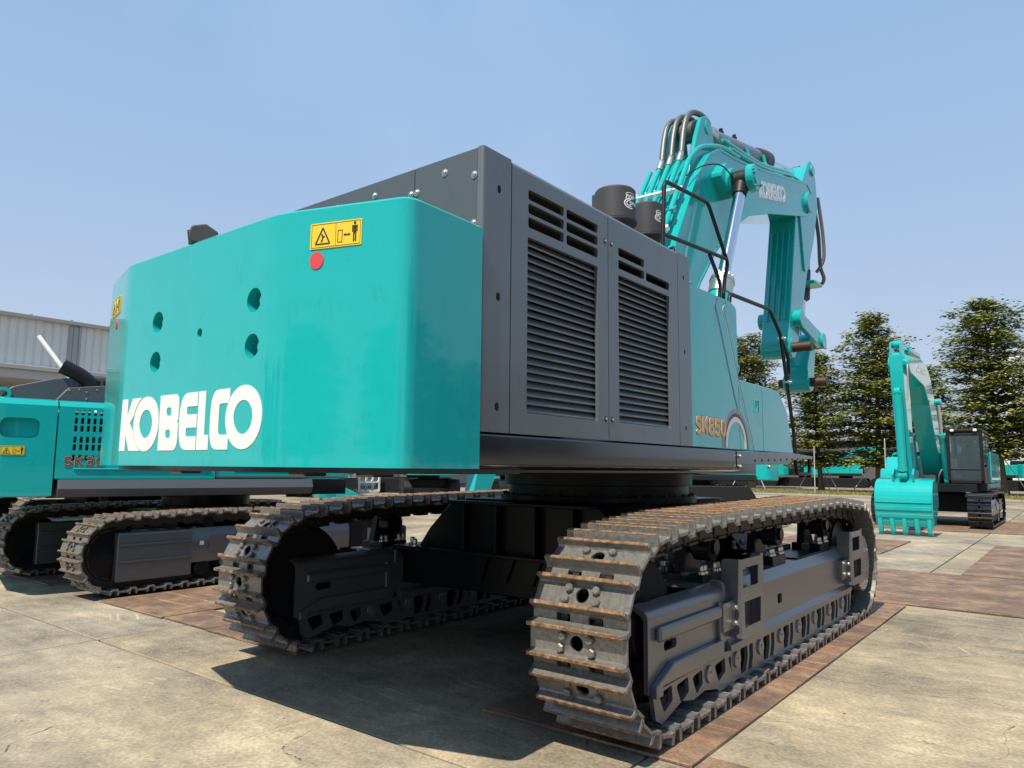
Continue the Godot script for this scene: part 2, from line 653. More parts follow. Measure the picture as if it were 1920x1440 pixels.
	for k in 150:
		var p := Vector2(rng.randf(), rng.randf()) * 1024.0
		stroke(pim, p, p + Vector2.from_angle(rng.randf() * TAU) * rng.randf_range(6, 60), rng.randf_range(0.6, 1.6), Color(0.28, 0.20, 0.16), rng.randf_range(0.1, 0.35), rng)
	var ptex := tex(pim)
	var pl := mat("plate_rust", Color(1, 1, 1), 0.72, 0.2)
	pl.albedo_texture = ptex
	pl.normal_enabled = true
	pl.normal_texture = grain
	pl.normal_scale = 0.3
	triplanar(pl, 0.33)
	var gt := tex(ramp_tex(512, [[SX, 0.01, 5, 81, 0.5], [VA, 0.25, 2, 82, 0.5]], [[0.25, Color(0.33, 0.33, 0.18)], [0.5, Color(0.50, 0.47, 0.29)], [0.75, Color(0.64, 0.58, 0.40)]]))
	var gr := mat("grass_soil", Color(1, 1, 1), 0.95)
	gr.albedo_texture = gt
	triplanar(gr, 0.12)
	var bg := mat("grass_blade", Color(1, 1, 1), 0.8)
	bg.vertex_color_use_as_albedo = true
	var kr := mat("kerb", lin(0.38, 0.36, 0.32), 0.9)
	kr.albedo_texture = dust
	triplanar(kr, 0.5)
	var wl := mat("cladding", lin(0.70, 0.71, 0.69), 0.55)
	wl.albedo_texture = dust
	triplanar(wl, 0.06)
	mat("trim_grey", lin(0.38, 0.37, 0.37), 0.6)
	mat("trim_pale", lin(0.45, 0.44, 0.43), 0.6)
	mat("wall_white", lin(0.72, 0.74, 0.75), 0.7)
	mat("roof_grey", lin(0.30, 0.31, 0.31), 0.8)
	mat("wall_dark", lin(0.10, 0.10, 0.10), 0.8)
	var bk := mat("bark", lin(0.23, 0.18, 0.125), 0.95)
	bk.albedo_texture = steel
	bk.normal_enabled = true
	bk.normal_texture = grain
	triplanar(bk, 0.8)
	var lf := mat("leaf", Color(1, 1, 1), 0.5)
	lf.vertex_color_use_as_albedo = true
	lf.backlight_enabled = true
	lf.backlight = Color(0.35, 0.4, 0.15)
	lf.cull_mode = BaseMaterial3D.CULL_DISABLED

func stroke(im: Image, a: Vector2, b: Vector2, wid: float, col: Color, alpha: float, rng: RandomNumberGenerator) -> void:
	var s := im.get_width()
	var l := a.distance_to(b)
	var steps := int(max(2.0, l))
	var r := int(ceil(wid))
	for i in steps:
		if rng.randf() < 0.18:
			continue
		var p := a.lerp(b, float(i) / steps)
		var fade: float = 1.0
		for y in range(-r, r + 1):
			for x in range(-r, r + 1):
				if x * x + y * y > wid * wid:
					continue
				var px := posmod(int(p.x) + x, s)
				var py := posmod(int(p.y) + y, s)
				im.set_pixel(px, py, im.get_pixel(px, py).lerp(col, alpha * fade * (0.5 + 0.5 * rng.randf()) * 0.6))

# ---------------------------------------------------------------- lettering
func brand_letters(parent: Node, m: Material, at: Transform3D, w: float, h: float) -> void:
	var sc := func(p: PackedVector2Array, x0: float, x1: float, y0 := 0.0, y1 := 1.0) -> PackedVector2Array:
		var r := PackedVector2Array()
		for q in p:
			r.append(Vector2((x0 + q.x * (x1 - x0)) * w, (y0 + q.y * (y1 - y0)) * h))
		return r
	var glyphs := []
	var o1: PackedVector2Array = sc.call(disc(0.5, 0.5, 0.5, 0.5, 40), 0.111, 0.316, -0.012, 1.012)
	var o1i: PackedVector2Array = sc.call(disc(0.5, 0.5, 0.25, 0.265, 32), 0.111, 0.316)
	var o2: PackedVector2Array = sc.call(disc(0.5, 0.5, 0.5, 0.5, 40), 0.783, 1.0, 0.0, 1.03)
	var o2i: PackedVector2Array = sc.call(disc(0.49, 0.5, 0.26, 0.265, 32), 0.783, 1.0, 0.0, 1.03)
	var gap := 0.006 * w
	var k: PackedVector2Array = sc.call(poly([[0, 0], [0.33, 0], [0.33, 0.30], [0.56, 0], [1.15, 0], [0.52, 0.52], [1.2, 1], [0.62, 1], [0.36, 0.68], [0.36, 1], [0.03, 1]]), 0.0, 0.15)
	for o in Geometry2D.offset_polygon(o1, gap):
		var kk := Geometry2D.clip_polygons(k, o)
		kk.sort_custom(func(a, b): return absf(poly_area(a)) > absf(poly_area(b)))
		k = kk[0]
	glyphs.append([k, []])
	glyphs.append([o1, [o1i]])
	var bo: PackedVector2Array = sc.call(rounded(poly([[0, 0], [1, 0], [1, 0.47], [0.92, 0.5], [1, 0.53], [1, 1], [0, 1]]), [0, 0.42, 0.12, 0.02, 0.12, 0.42, 0], 6), 0.321, 0.464)
	glyphs.append([bo, [sc.call(rrect(0.36, 0.22, 0.62, 0.37, 0.1), 0.321, 0.464), sc.call(rrect(0.36, 0.62, 0.62, 0.77, 0.1), 0.321, 0.464)]])
	glyphs.append([sc.call(rounded(poly([[0, 0], [1, 0], [1, 0.235], [0.42, 0.235], [0.42, 0.385], [1, 0.385], [1, 0.615], [0.42, 0.615], [0.42, 0.755], [1, 0.755], [1, 1], [0, 1]]), [0.45, 0, 0, 0.05, 0.05, 0, 0, 0.05, 0.05, 0, 0, 0.45], 6), 0.471, 0.595), []])
	glyphs.append([sc.call(poly([[0, 0], [1, 0], [1, 0.25], [0.62, 0.25], [0.62, 1], [0, 1]]), 0.601, 0.679), []])
	var c: PackedVector2Array = sc.call(rounded(poly([[0, 0], [1, 0], [1, 0.245], [0.46, 0.245], [0.46, 0.76], [1, 0.76], [1, 1], [0, 1]]), [0.4, 0, 0, 0.08, 0.08, 0, 0, 0.4], 6), 0.685, 0.805)
	for o in Geometry2D.offset_polygon(o2, 0.003 * w):
		var cc := Geometry2D.clip_polygons(c, o)
		cc.sort_custom(func(a, b): return absf(poly_area(a)) > absf(poly_area(b)))
		c = cc[0]
	glyphs.append([c, []])
	glyphs.append([o2, [o2i]])
	for g in glyphs:
		var b := nb()
		b.plate(g[0], g[1], 2, -0.002, 0.003)
		var o := obj("letter", b, m, parent)
		o.transform = at

func poly_area(p: PackedVector2Array) -> float:
	var a := 0.0
	for i in p.size():
		a += p[i].cross(p[(i + 1) % p.size()])
	return a * 0.5

# single-line characters, thickened to strokes
const STROKES := {
	"S": [[0.56, 0.82], [0.44, 1], [0.14, 1], [0, 0.86], [0, 0.66], [0.12, 0.55], [0.45, 0.45], [0.57, 0.34], [0.57, 0.14], [0.44, 0], [0.12, 0], [0, 0.16]],
	"K": [[0, 0], [0, 1], [0, 0.42], [0.56, 1], [0.2, 0.63], [0.6, 0]],
	"8": [[0.12, 0.52], [0, 0.65], [0, 0.87], [0.12, 1], [0.45, 1], [0.57, 0.87], [0.57, 0.65], [0.45, 0.52], [0.12, 0.52], [0, 0.4], [0, 0.13], [0.12, 0], [0.45, 0], [0.57, 0.13], [0.57, 0.4], [0.45, 0.52]],
	"5": [[0.56, 1], [0.02, 1], [0.02, 0.58], [0.42, 0.6], [0.57, 0.47], [0.57, 0.14], [0.44, 0], [0.12, 0], [0, 0.13]],
	"0": [[0.3, 0], [0.12, 0], [0, 0.13], [0, 0.87], [0.12, 1], [0.45, 1], [0.57, 0.87], [0.57, 0.13], [0.45, 0], [0.3, 0]],
	"3": [[0, 0.85], [0.12, 1], [0.45, 1], [0.57, 0.87], [0.57, 0.63], [0.45, 0.52], [0.2, 0.52], [0.45, 0.52], [0.57, 0.4], [0.57, 0.13], [0.45, 0], [0.12, 0], [0, 0.15]],
	"9": [[0, 0.15], [0.12, 0], [0.45, 0], [0.57, 0.13], [0.57, 0.87], [0.45, 1], [0.12, 1], [0, 0.87], [0, 0.55], [0.12, 0.43], [0.55, 0.43]],
	"T": [[0, 1], [0.6, 1], [0.3, 1], [0.3, 0]],
	"O": [[0.3, 0], [0.12, 0], [0, 0.13], [0, 0.87], [0.12, 1], [0.45, 1], [0.57, 0.87], [0.57, 0.13], [0.45, 0], [0.3, 0]],
	"P": [[0, 0], [0, 1], [0.45, 1], [0.57, 0.87], [0.57, 0.6], [0.45, 0.47], [0, 0.47]],
	"I": [[0.1, 0], [0.1, 1]],
	"L": [[0, 1], [0, 0], [0.5, 0]],
	"C": [[0.57, 0.85], [0.45, 1], [0.12, 1], [0, 0.87], [0, 0.13], [0.12, 0], [0.45, 0], [0.57, 0.15]],
	"N": [[0, 0], [0, 1], [0.57, 0], [0.57, 1]],
}

func stroke_polys(pts: Array, delta: float) -> Array:
	var outer := []
	var holes := []
	for q in Geometry2D.offset_polyline(poly(pts), delta, Geometry2D.JOIN_MITER, Geometry2D.END_BUTT):
		if Geometry2D.is_polygon_clockwise(q):
			holes.append(q)
		else:
			outer.append(q)
	return [outer, holes]

# text of layered strokes: layers = [[delta, material, thickness], ...]
func stroke_text(parent: Node, text: String, at: Transform3D, h: float, wscale: float, slant: float, pitch: float, layers: Array) -> void:
	var x := 0.0
	for ch in text:
		var pts := []
		for p in STROKES[ch]:
			pts.append([(x + p[0] * wscale + p[1] * slant) * h, p[1] * h])
		var m := ArrayMesh.new()
		for l in layers:
			var pc := stroke_polys(pts, l[0] * h)
			var b := nb()
			for o in pc[0]:
				b.plate(o, pc[1], 2, -0.002, l[2])
			b.add_to(m, l[1])
		var o := obj("letter", m, null, parent)
		o.transform = at
		x += pitch * (0.55 if ch == "I" else 1.0)

# the yellow keep-away sign: frame, warning triangle, block, arrow, standing figure
func warning_sign(parent: Node, at: Transform3D, w: float, h: float) -> void:
	var b := nb()
	b.prism(rrect(-w / 2, -h / 2, w / 2, h / 2, 0.006), 2, -0.004, 0.002)
	var o := obj("warning_sign", b, mats.yellow, parent)
	o.transform = at
	var k := nb()
	var t0 := 0.001
	var t1 := 0.0035
	var u := h / 0.135
	var tri_o := rounded(poly([[-0.125, -0.047], [-0.028, -0.047], [-0.0765, 0.048]]), 0.006, 3)
	var tri_i := poly([[-0.113, -0.040], [-0.040, -0.040], [-0.0765, 0.032]])
	k.plate(sc2(tri_o, u), [sc2(tri_i, u)], 2, t0, t1)
	k.plate(sc2(rect(0.012, -0.045, 0.040, 0.020), u), [sc2(rect(0.015, -0.042, 0.037, 0.017), u)], 2, t0, t1)
	k.prism(sc2(poly([[0.046, -0.008], [0.058, -0.016], [0.058, -0.011], [0.076, -0.011], [0.076, -0.016], [0.088, -0.008], [0.076, 0.0], [0.076, -0.005], [0.058, -0.005], [0.058, 0.0]]), u), 2, t0, t1)
	k.prism(sc2(disc(0.112, 0.048, 0.007, 0.008, 12), u), 2, t0, t1)
	k.prism(sc2(poly([[0.096, 0.036], [0.128, 0.036], [0.128, 0.002], [0.123, 0.002], [0.123, 0.026], [0.121, 0.026], [0.121, -0.048], [0.114, -0.048], [0.114, -0.006], [0.110, -0.006], [0.110, -0.048], [0.103, -0.048], [0.103, 0.026], [0.101, 0.026], [0.101, 0.002], [0.096, 0.002]]), u), 2, t0, t1)
	k.prism(sc2(poly([[-0.088, -0.034], [-0.080, -0.010], [-0.086, 0.006], [-0.078, 0.010], [-0.074, -0.004], [-0.064, -0.002], [-0.066, -0.010], [-0.074, -0.012], [-0.078, -0.034]]), u), 2, t0, t1)
	k.plate(sc2(rect(-0.144, -0.061, 0.144, 0.061), u), [sc2(rect(-0.1425, -0.0595, 0.1425, 0.0595), u)], 2, t0, t1)
	k.prism(sc2(rect(-0.0006, -0.0590, 0.0006, 0.0590), u), 2, t0, t1)
	obj("pictogram", k, mats.sign_black, o)

func sc2(p: PackedVector2Array, s: float) -> PackedVector2Array:
	var r := PackedVector2Array()
	for q in p:
		r.append(q * s)
	return r

# a ribbon of constant width along a polyline, as a flat decal
func ribbon(pts: Array, wid: float) -> Array:
	return stroke_polys(pts, wid * 0.5)

func smooth(pts: Array, seg := 8) -> Array:
	var c := Curve2D.new()
	for i in pts.size():
		var p := Vector2(pts[i][0], pts[i][1])
		var t := Vector2.ZERO
		if i > 0 and i < pts.size() - 1:
			t = (Vector2(pts[i + 1][0], pts[i + 1][1]) - Vector2(pts[i - 1][0], pts[i - 1][1])) / 6.0
		c.add_point(p, -t, t)
	var out := []
	for i in (pts.size() - 1) * seg + 1:
		var s := c.sample(mini(i / seg, pts.size() - 2), float(i) / seg - mini(i / seg, pts.size() - 2))
		out.append([s.x, s.y])
	return out

func smooth3(pts: Array, seg := 8) -> Array:
	var c := Curve3D.new()
	for i in pts.size():
		var t := Vector3.ZERO
		if i > 0 and i < pts.size() - 1:
			t = (pts[i + 1] - pts[i - 1]) / 6.0
		c.add_point(pts[i], -t, t)
	var out := []
	for i in (pts.size() - 1) * seg + 1:
		var k := mini(i / seg, pts.size() - 2)
		out.append(c.sample(k, float(i) / seg - k))
	return out

# ---------------------------------------------------------------- crawler tracks
# closed belt round two wheels and the carrier rollers, as positions (z, y) and angles
func belt(circles: Array, carriers: Array, count: int) -> Array:
	var pts := PackedVector2Array()
	for c in circles:
		for i in 96:
			var a := TAU * i / 96
			pts.append(Vector2(c[0] + c[2] * cos(a), c[1] + c[2] * sin(a)))
	for c in carriers:
		pts.append(Vector2(c[0], c[1]))
	var hull := Geometry2D.convex_hull(pts)
	var total := 0.0
	for i in hull.size() - 1:
		total += hull[i].distance_to(hull[i + 1])
	var out := []
	for k in count:
		var s := total * (k + 0.5) / count
		var e := []
		for ds in [-0.5, 0.5]:
			var q: float = fposmod(s + ds * total / count * 0.7, total)
			for i in hull.size() - 1:
				var l := hull[i].distance_to(hull[i + 1])
				if q <= l:
					e.append(hull[i].lerp(hull[i + 1], q / l))
					break
				q -= l
		if e.size() < 2:
			continue
		var d: Vector2 = (e[1] - e[0]).normalized()
		# outward normal of the belt, in (z, y)
		var nn := Vector2(d.y, -d.x)
		var mid: Vector2 = (e[0] + e[1]) * 0.5
		if nn.dot(mid - Vector2(0, 0.66)) < 0.0:
			nn = -nn
		out.append([mid, d, nn, total / count])
	return out

func shoe_basis(d: Vector2, nn: Vector2) -> Basis:
	var y := Vector3(0, nn.y, nn.x)
	var z := Vector3(0, d.y, d.x)
	return Basis(y.cross(z), y, z)

func shoe_mesh(w: float, pitch: float, detail: bool, tip: Material, steel: Material, gh := 0.068) -> ArrayMesh:
	var k := pitch / 0.262
	var hw := w / 2
	var b := nb()
	if detail:
		b.plate(rect(-hw, -0.085 * k, hw, 0.085 * k), [disc(0, 0, 0.044 * k, 0.044 * k, 20)], 1, 0.0, 0.018)
		for sx in [-1, 1]:
			for ss in [-1, 1]:
				b.hexbolt(Vector3(sx * (0.105 if ss < 0 else 0.092) * k, 0.018, ss * 0.034 * k), Vector3.UP, 0.027 * k, 0.028)
		b.plate(rect(-hw, 0.084 * k, hw, 0.176 * k), [rrect(-0.160 * k, 0.106 * k, -0.062 * k, 0.158 * k, 0.016), rrect(0.062 * k, 0.106 * k, 0.160 * k, 0.158 * k, 0.016)], 1, -0.030, -0.012)
	else:
		b.prism(rect(-hw, -0.085 * k, hw, 0.085 * k), 1, 0.0, 0.018)
		b.prism(rect(-hw, 0.084 * k, hw, 0.176 * k), 1, -0.030, -0.012)
	b.prism(rounded(poly([[-0.110 * k, -0.014], [-0.060 * k, -0.002], [-0.058 * k, 0.016], [-0.069 * k, 0.028], [-0.072 * k, gh], [-0.098 * k, gh], [-0.104 * k, 0.014]]), [0, 0, 0, 0.025, 0, 0, 0.02], 3), 0, -hw, hw, 0.005)
	b.prism(rounded(poly([[0.058 * k, -0.002], [0.094 * k, -0.033], [0.112 * k, -0.012], [0.102 * k, 0.016], [0.098 * k, gh], [0.072 * k, gh], [0.069 * k, 0.028], [0.058 * k, 0.016]]), [0, 0, 0.01, 0.02, 0, 0, 0.025, 0], 3), 0, -hw, hw, 0.005)
	var m := b.add_to(ArrayMesh.new(), steel)
	var t := nb()
	for s in [-0.085, 0.085]:
		t.box(Vector3(0, gh + 0.002, s * k), Vector3(w - 0.008, 0.010, 0.0255 * k), 0.004)
	return t.add_to(m, tip)

func link_mesh(pitch: float) -> ArrayMesh:
	var k := pitch / 0.262
	var b := nb()
	for sx in [-1.0, 1.0]:
		b.prism(rounded(poly([[-0.15 * k, -0.10], [-0.12 * k, -0.135], [0.02 * k, -0.135], [0.09 * k, -0.115], [0.15 * k, -0.115], [0.15 * k, -0.05], [0.09 * k, -0.008], [-0.09 * k, -0.008], [-0.15 * k, -0.045]]), 0.015, 2), 0, sx * 0.115 * k - 0.024, sx * 0.115 * k + 0.024, 0.003)
		b.box(Vector3(sx * 0.115 * k, -0.132, -0.02), Vector3(0.085 * k, 0.022, 0.15 * k), 0.004)
	b.cyl(Vector3(-0.15 * k, -0.08, -0.131 * k), Vector3(0.15 * k, -0.08, -0.131 * k), 0.03, 0.03, 10)
	return b.add_to(ArrayMesh.new(), mats.link_steel)

# ---------------------------------------------------------------- the large excavator
func make_big() -> void:
	var ex := thing("excavator", "huge teal excavator with dark grey louvred engine doors and raised boom without a bucket", "excavator")
	big_undercarriage(ex)
	big_counterweight(ex)
	big_house(ex)
	big_front(ex)
	big_boom(ex)

func big_undercarriage(ex: Node3D) -> void:
	var shoe := shoe_mesh(0.65, 0.262, true, mats.grouser_tip, mats.shoe_steel)
	var link := link_mesh(0.262)
	var path := belt([[2.5, 0.665, 0.568], [-2.50, 0.67, 0.578]], [[1.72, 1.286], [-1.62, 1.316]], 51)
	for s in [1.0, -1.0]:
		var cx: float = 1.725 * s
		var tr := group_part("crawler_track", ex)
		tr.position.x = cx
		for q in path:
			var bs := shoe_basis(q[1], q[2])
			var at := Transform3D(bs, Vector3(0, q[0].y, q[0].x))
			obj("track_shoe", shoe, null, tr).transform = at
			obj("track_link", link, null, tr).transform = at
		# frame and what is bolted to it
		var fr := group_part("track_frame", ex)
		fr.position.x = cx
		var hx := 0.225
		var b := nb()
		# main box with bevelled shoulders (profile in x, y)
		b.prism(poly([[-0.15, 0.39], [0.15, 0.39], [0.15, 0.825], [-0.15, 0.825]]), 2, -2.15, 1.50)
		for sx in [-1.0, 1.0]:
			b.plate(rect(-2.15, 0.42, 1.50, 0.745), [rrect(0.16, 0.535, 0.27, 0.615, 0.015)], 0, min(hx * sx, (hx - 0.02) * sx), max(hx * sx, (hx - 0.02) * sx))
			b.prism(poly([[0.151 * sx, 0.825], [0.165 * sx, 0.825], [hx * sx, 0.745], [(hx - 0.02) * sx, 0.745], [0.151 * sx, 0.81]]), 2, -2.15, 1.50)
			b.prism(poly([[0.151 * sx, 0.39], [0.20 * sx, 0.39], [hx * sx, 0.42], [(hx - 0.02) * sx, 0.42], [0.151 * sx, 0.40]]), 2, -2.15, 1.50)
		obj("side_beam", b, mats.frame_grey, fr)
		b = nb()
		# idler guard: thick rounded cover open at the top for the idler
		for sx in [-1.0, 1.0]:
			b.prism(rounded(poly([[0.13 * sx, 0.84], [0.235 * sx, 0.80], [0.235 * sx, 0.70], [0.205 * sx, 0.70], [0.205 * sx, 0.77], [0.13 * sx, 0.81]]), [0, 0.06, 0, 0, 0.04, 0], 4), 2, 1.49, 2.66)
			b.plate(rect(1.49, 0.33, 2.66, 0.70), [rrect(2.27, 0.545, 2.45, 0.605, 0.028)], 0, min(0.205 * sx, 0.235 * sx), max(0.205 * sx, 0.235 * sx))
		b.box(Vector3(0, 0.832, 1.62), Vector3(0.30, 0.03, 0.26), 0.008)
		b.prism(rounded(poly([[-0.235, 0.70], [0.235, 0.70], [0.235, 0.86], [-0.235, 0.86]]), [0, 0, 0.05, 0.05], 4), 2, 1.44, 1.485, 0.006)
		obj("idler_guard", b, mats.frame_grey, fr)
		# ribs and rails on the guard
		for sx in [-1.0, 1.0]:
			var ox: float = 0.235 * sx
			b = nb()
			b.box(Vector3(ox + 0.02 * sx, 0.664, 2.09), Vector3(0.044, 0.085, 0.96), 0.015)
			obj("guard_rail", b, mats.frame_grey, fr)
			b = nb()
			b.prism(rounded(poly([[2.64, 0.31], [2.64, 0.38], [2.39, 0.475], [1.60, 0.475], [1.60, 0.37], [2.55, 0.37], [2.55, 0.31]]), 0.008, 2), 0, min(ox, ox + 0.045 * sx), max(ox, ox + 0.045 * sx), 0.006)
			obj("guard_rail", b, mats.frame_grey, fr)
			b = nb()
			b.box(Vector3(ox + 0.012 * sx, 0.56, 1.595), Vector3(0.03, 0.34, 0.05), 0.006)
			obj("guard_rib", b, mats.frame_grey, fr)
			# sloping lower ledge of the side beam
			b = nb()
			b.prism(poly([[hx * sx, 0.44], [(hx + 0.035) * sx, 0.40], [(hx + 0.035) * sx, 0.36], [(hx - 0.03) * sx, 0.36], [(hx - 0.03) * sx, 0.44]]), 2, -2.1, 1.42, 0.003)
			obj("ledge", b, mats.frame_grey, fr)
			# roller guards: plate with openings, scalloped foot
			var holes := []
			var zc := 2.30
			var outer := [[2.62, 0.335], [2.58, 0.17], [2.50, 0.13], [2.22, 0.20], [2.04, 0.165], [1.86, 0.185], [1.66, 0.15], [1.60, 0.12], [1.36, 0.12], [1.30, 0.135]]
			var zz := 1.05
			while zz > -2.0:
				outer.append([zz, 0.115])
				zz -= 0.26
			outer.append([-2.05, 0.16])
			outer.append([-2.15, 0.365])
			outer.append([1.48, 0.365])
			var wins := [[2.54, 2.36], [2.30, 2.12], [2.06, 1.90], [1.69, 1.50], [1.44, 1.39]]
			for wq in wins:
				holes.append(rounded(poly([[wq[0], 0.31], [wq[1], 0.33], [wq[1] - 0.01, 0.235], [wq[0] - 0.07, 0.19]]), 0.02, 2))
			zz = 1.20
			while zz > -1.9:
				holes.append(rounded(poly([[zz, 0.335], [zz - 0.15, 0.335], [zz - 0.15, 0.25], [zz - 0.10, 0.155], [zz, 0.155]]), 0.018, 2))
				holes.append(rounded(poly([[zz - 0.185, 0.335], [zz - 0.265, 0.335], [zz - 0.265, 0.235], [zz - 0.225, 0.155], [zz - 0.145, 0.155], [zz - 0.185, 0.25]]), 0.014, 2))
				zz -= 0.50
			b = nb()
			b.plate(poly(outer), holes, 0, min(ox - 0.022 * sx, ox + 0.006 * sx), max(ox - 0.022 * sx, ox + 0.006 * sx))
			obj("roller_guard", b, mats.frame_grey, fr)
			for z in [1.785, 1.285, 0.785, 0.285, -0.215, -0.715, -1.215, -1.715]:
				b = nb()
				b.cyl(Vector3(ox - 0.03 * sx, 0.275, z), Vector3(ox + 0.022 * sx, 0.275, z), 0.062, 0.058, 18, true, false, 0.004)
				b.hexbolt(Vector3(ox + 0.022 * sx, 0.29, z), Vector3(sx, 0, 0), 0.008, 0.006)
				obj("roller_cap", b, mats.shoe_steel, fr)
		for z in [1.785, 1.285, 0.785, 0.285, -0.215, -0.715, -1.215, -1.715]:
			b = nb()
			b.lathe([[0.0, -0.19], [0.10, -0.19], [0.135, -0.175], [0.135, -0.13], [0.10, -0.12], [0.10, 0.12], [0.135, 0.13], [0.135, 0.175], [0.10, 0.19], [0.0, 0.19]], Vector3(0, 0.275, z), Vector3.RIGHT, 20)
			obj("track_roller", b, mats.link_steel, fr)
		# carrier rollers on pedestals with nuts
		for z in [1.40, -0.10, -1.60]:
			b = nb()
			b.box(Vector3(-0.02, 0.86, z), Vector3(0.30, 0.09, 0.36), 0.01)
			b.prism(poly([[z + 0.13, 0.88], [z - 0.22, 0.88], [z - 0.08, 1.12], [z + 0.08, 1.12]]), 0, -0.13, -0.05, 0.006)
			obj("roller_bracket", b, mats.carbody, fr)
			b = nb()
			b.cyl(Vector3(-0.14, 1.09, z), Vector3(0.16, 1.09, z), 0.055, 0.055, 16)
			b.lathe([[0.0, -0.075], [0.085, -0.075], [0.105, -0.06], [0.105, 0.07], [0.0, 0.075]], Vector3(0.06, 1.09, z), Vector3.RIGHT, 24)
			b.ring(Vector3(0.135, 1.09, z), Vector3(0.139, 1.09, z), 0.098, 0.090, 28)
			b.cyl(Vector3(0.13, 1.09, z), Vector3(0.146, 1.09, z), 0.05, 0.045, 18, true, false, 0.003)
			obj("carrier_roller", b, mats.carbody, fr)
			for bz in [-0.15, -0.09, 0.09, 0.15]:
				bolt("nut", Vector3(0.10, 0.905, z + bz), Vector3.UP, 0.018, 0.065, fr)
		# idler wheel
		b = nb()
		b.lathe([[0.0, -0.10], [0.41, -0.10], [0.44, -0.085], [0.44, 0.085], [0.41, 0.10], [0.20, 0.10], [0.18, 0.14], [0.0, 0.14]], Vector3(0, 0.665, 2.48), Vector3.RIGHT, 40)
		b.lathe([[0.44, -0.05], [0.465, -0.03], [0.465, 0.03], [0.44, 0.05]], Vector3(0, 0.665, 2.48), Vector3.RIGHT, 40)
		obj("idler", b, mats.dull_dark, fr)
		b = nb()
		b.box(Vector3(0.17, 0.64, 2.58), Vector3(0.05, 0.10, 0.10), 0.006)
		b.box(Vector3(0.17, 0.46, 2.60), Vector3(0.08, 0.10, 0.10), 0.006)
		b.box(Vector3(0.17, 0.74, 2.58), Vector3(0.05, 0.03, 0.08), 0.006)
		obj("idler_bracket", b, mats.carbody, fr)
		# sprocket with teeth and the final drive's cover disc
		b = nb()
		b.lathe([[0.0, -0.14], [0.40, -0.14], [0.43, -0.10], [0.43, 0.06], [0.0, 0.10]], Vector3(0, 0.67, -2.50), Vector3.RIGHT, 32)
		var teeth := PackedVector2Array()
		for i in 21:
			for q in [[-0.30, 0.455], [-0.12, 0.545], [0.12, 0.545], [0.30, 0.455]]:
				var a: float = TAU * (i + q[0]) / 21.0
				teeth.append(Vector2(-2.50 + q[1] * cos(a), 0.67 + q[1] * sin(a)))
		b.prism(teeth, 0, -0.04, 0.04, 0.004)
		obj("sprocket", b, mats.carbody, fr)
		b = nb()
		var cap := PackedVector2Array()
		for i in 28:
			for q in [[-0.28, 0.30], [-0.12, 0.317], [0.12, 0.317], [0.28, 0.30]]:
				var a: float = TAU * (i + q[0]) / 28.0
				cap.append(Vector2(-2.62 + q[1] * cos(a), 0.61 + q[1] * sin(a)))
		b.prism(cap, 0, min(0.10 * s, 0.27 * s), max(0.10 * s, 0.27 * s), 0.006)
		obj("final_drive_cover", b, mats.shoe_steel, fr)
		# brackets for the side steps: folded plates with two windows
		for z0 in [1.36, -1.90]:
			var xo: float = 0.325 * s
			b = nb()
			b.plate(rect(z0 - 0.45, 0.44, z0, 1.005), [rect(z0 - 0.36, 0.80, z0 - 0.03, 0.945), rect(z0 - 0.40, 0.515, z0 - 0.05, 0.70)], 0, min(xo, xo - 0.014 * s), max(xo, xo - 0.014 * s))
			b.prism(rounded(poly([[xo - 0.150 * s, 0.455], [xo + 0.001 * s, 0.445], [xo + 0.001 * s, 1.01], [xo - 0.150 * s, 1.01]]), [0.01, 0, 0, 0.04], 3), 2, z0, z0 + 0.014, 0.002)
			b.prism(rounded(poly([[xo - 0.10 * s, 0.455], [xo + 0.001 * s, 0.445], [xo + 0.001 * s, 1.02], [xo - 0.10 * s, 1.02]]), [0.01, 0, 0, 0.04], 3), 2, z0 - 0.466, z0 - 0.452, 0.002)
			obj("step_bracket", b, mats.frame_grey, fr)
			b = nb()
			b.box(Vector3(xo - 0.055 * s, 0.62, z0 + 0.13), Vector3(0.016, 0.20, 0.22), 0.004)
			b.box(Vector3(xo - 0.085 * s, 0.62, z0 + 0.235), Vector3(0.06, 0.20, 0.016), 0.004)
			obj("step_bracket_foot", b, mats.frame_grey, fr)
			for y in [0.565, 0.675]:
				bolt("bolt", Vector3(xo - 0.047 * s, y, z0 + 0.05), Vector3(s, 0, 0), 0.017, 0.03, fr)
		b = nb()
		b.box(Vector3(-0.02, 0.832, -1.0), Vector3(0.34, 0.012, 0.9), 0.003)
		obj("top_plate", b, mats.carbody, fr)
	# carbody between the tracks
	var cb := group_part("carbody", ex)
	var b := nb()
	b.prism(rounded(poly([[-1.05, 0.62], [1.05, 0.62], [1.05, 1.05], [0.86, 1.36], [-0.86, 1.36], [-1.05, 1.05]]), 0.05, 3), 2, -1.2, 1.15, 0.02)
	obj("centre_box", b, mats.carbody, cb)
	for z in [1.02, -1.02]:
		b = nb()
		b.prism(rounded(poly([[-1.56, 0.50], [1.56, 0.50], [1.56, 0.86], [1.28, 0.88], [1.14, 1.06], [0.84, 1.34], [-0.84, 1.34], [-1.14, 1.06], [-1.28, 0.88], [-1.56, 0.86]]), 0.03, 3), 2, z - 0.34, z + 0.34, 0.012)
		obj("cross_beam", b, mats.carbody, cb)
		var zs: float = signf(z)
		b = nb()
		b.box(Vector3(0, 0.87, z + 0.40 * zs), Vector3(2.3, 0.035, 0.16), 0.006)
		obj("rib", b, mats.carbody, cb)
		b = nb()
		b.box(Vector3(0, 1.335, z + 0.38 * zs), Vector3(1.6, 0.03, 0.12), 0.006)
		obj("rib", b, mats.carbody, cb)
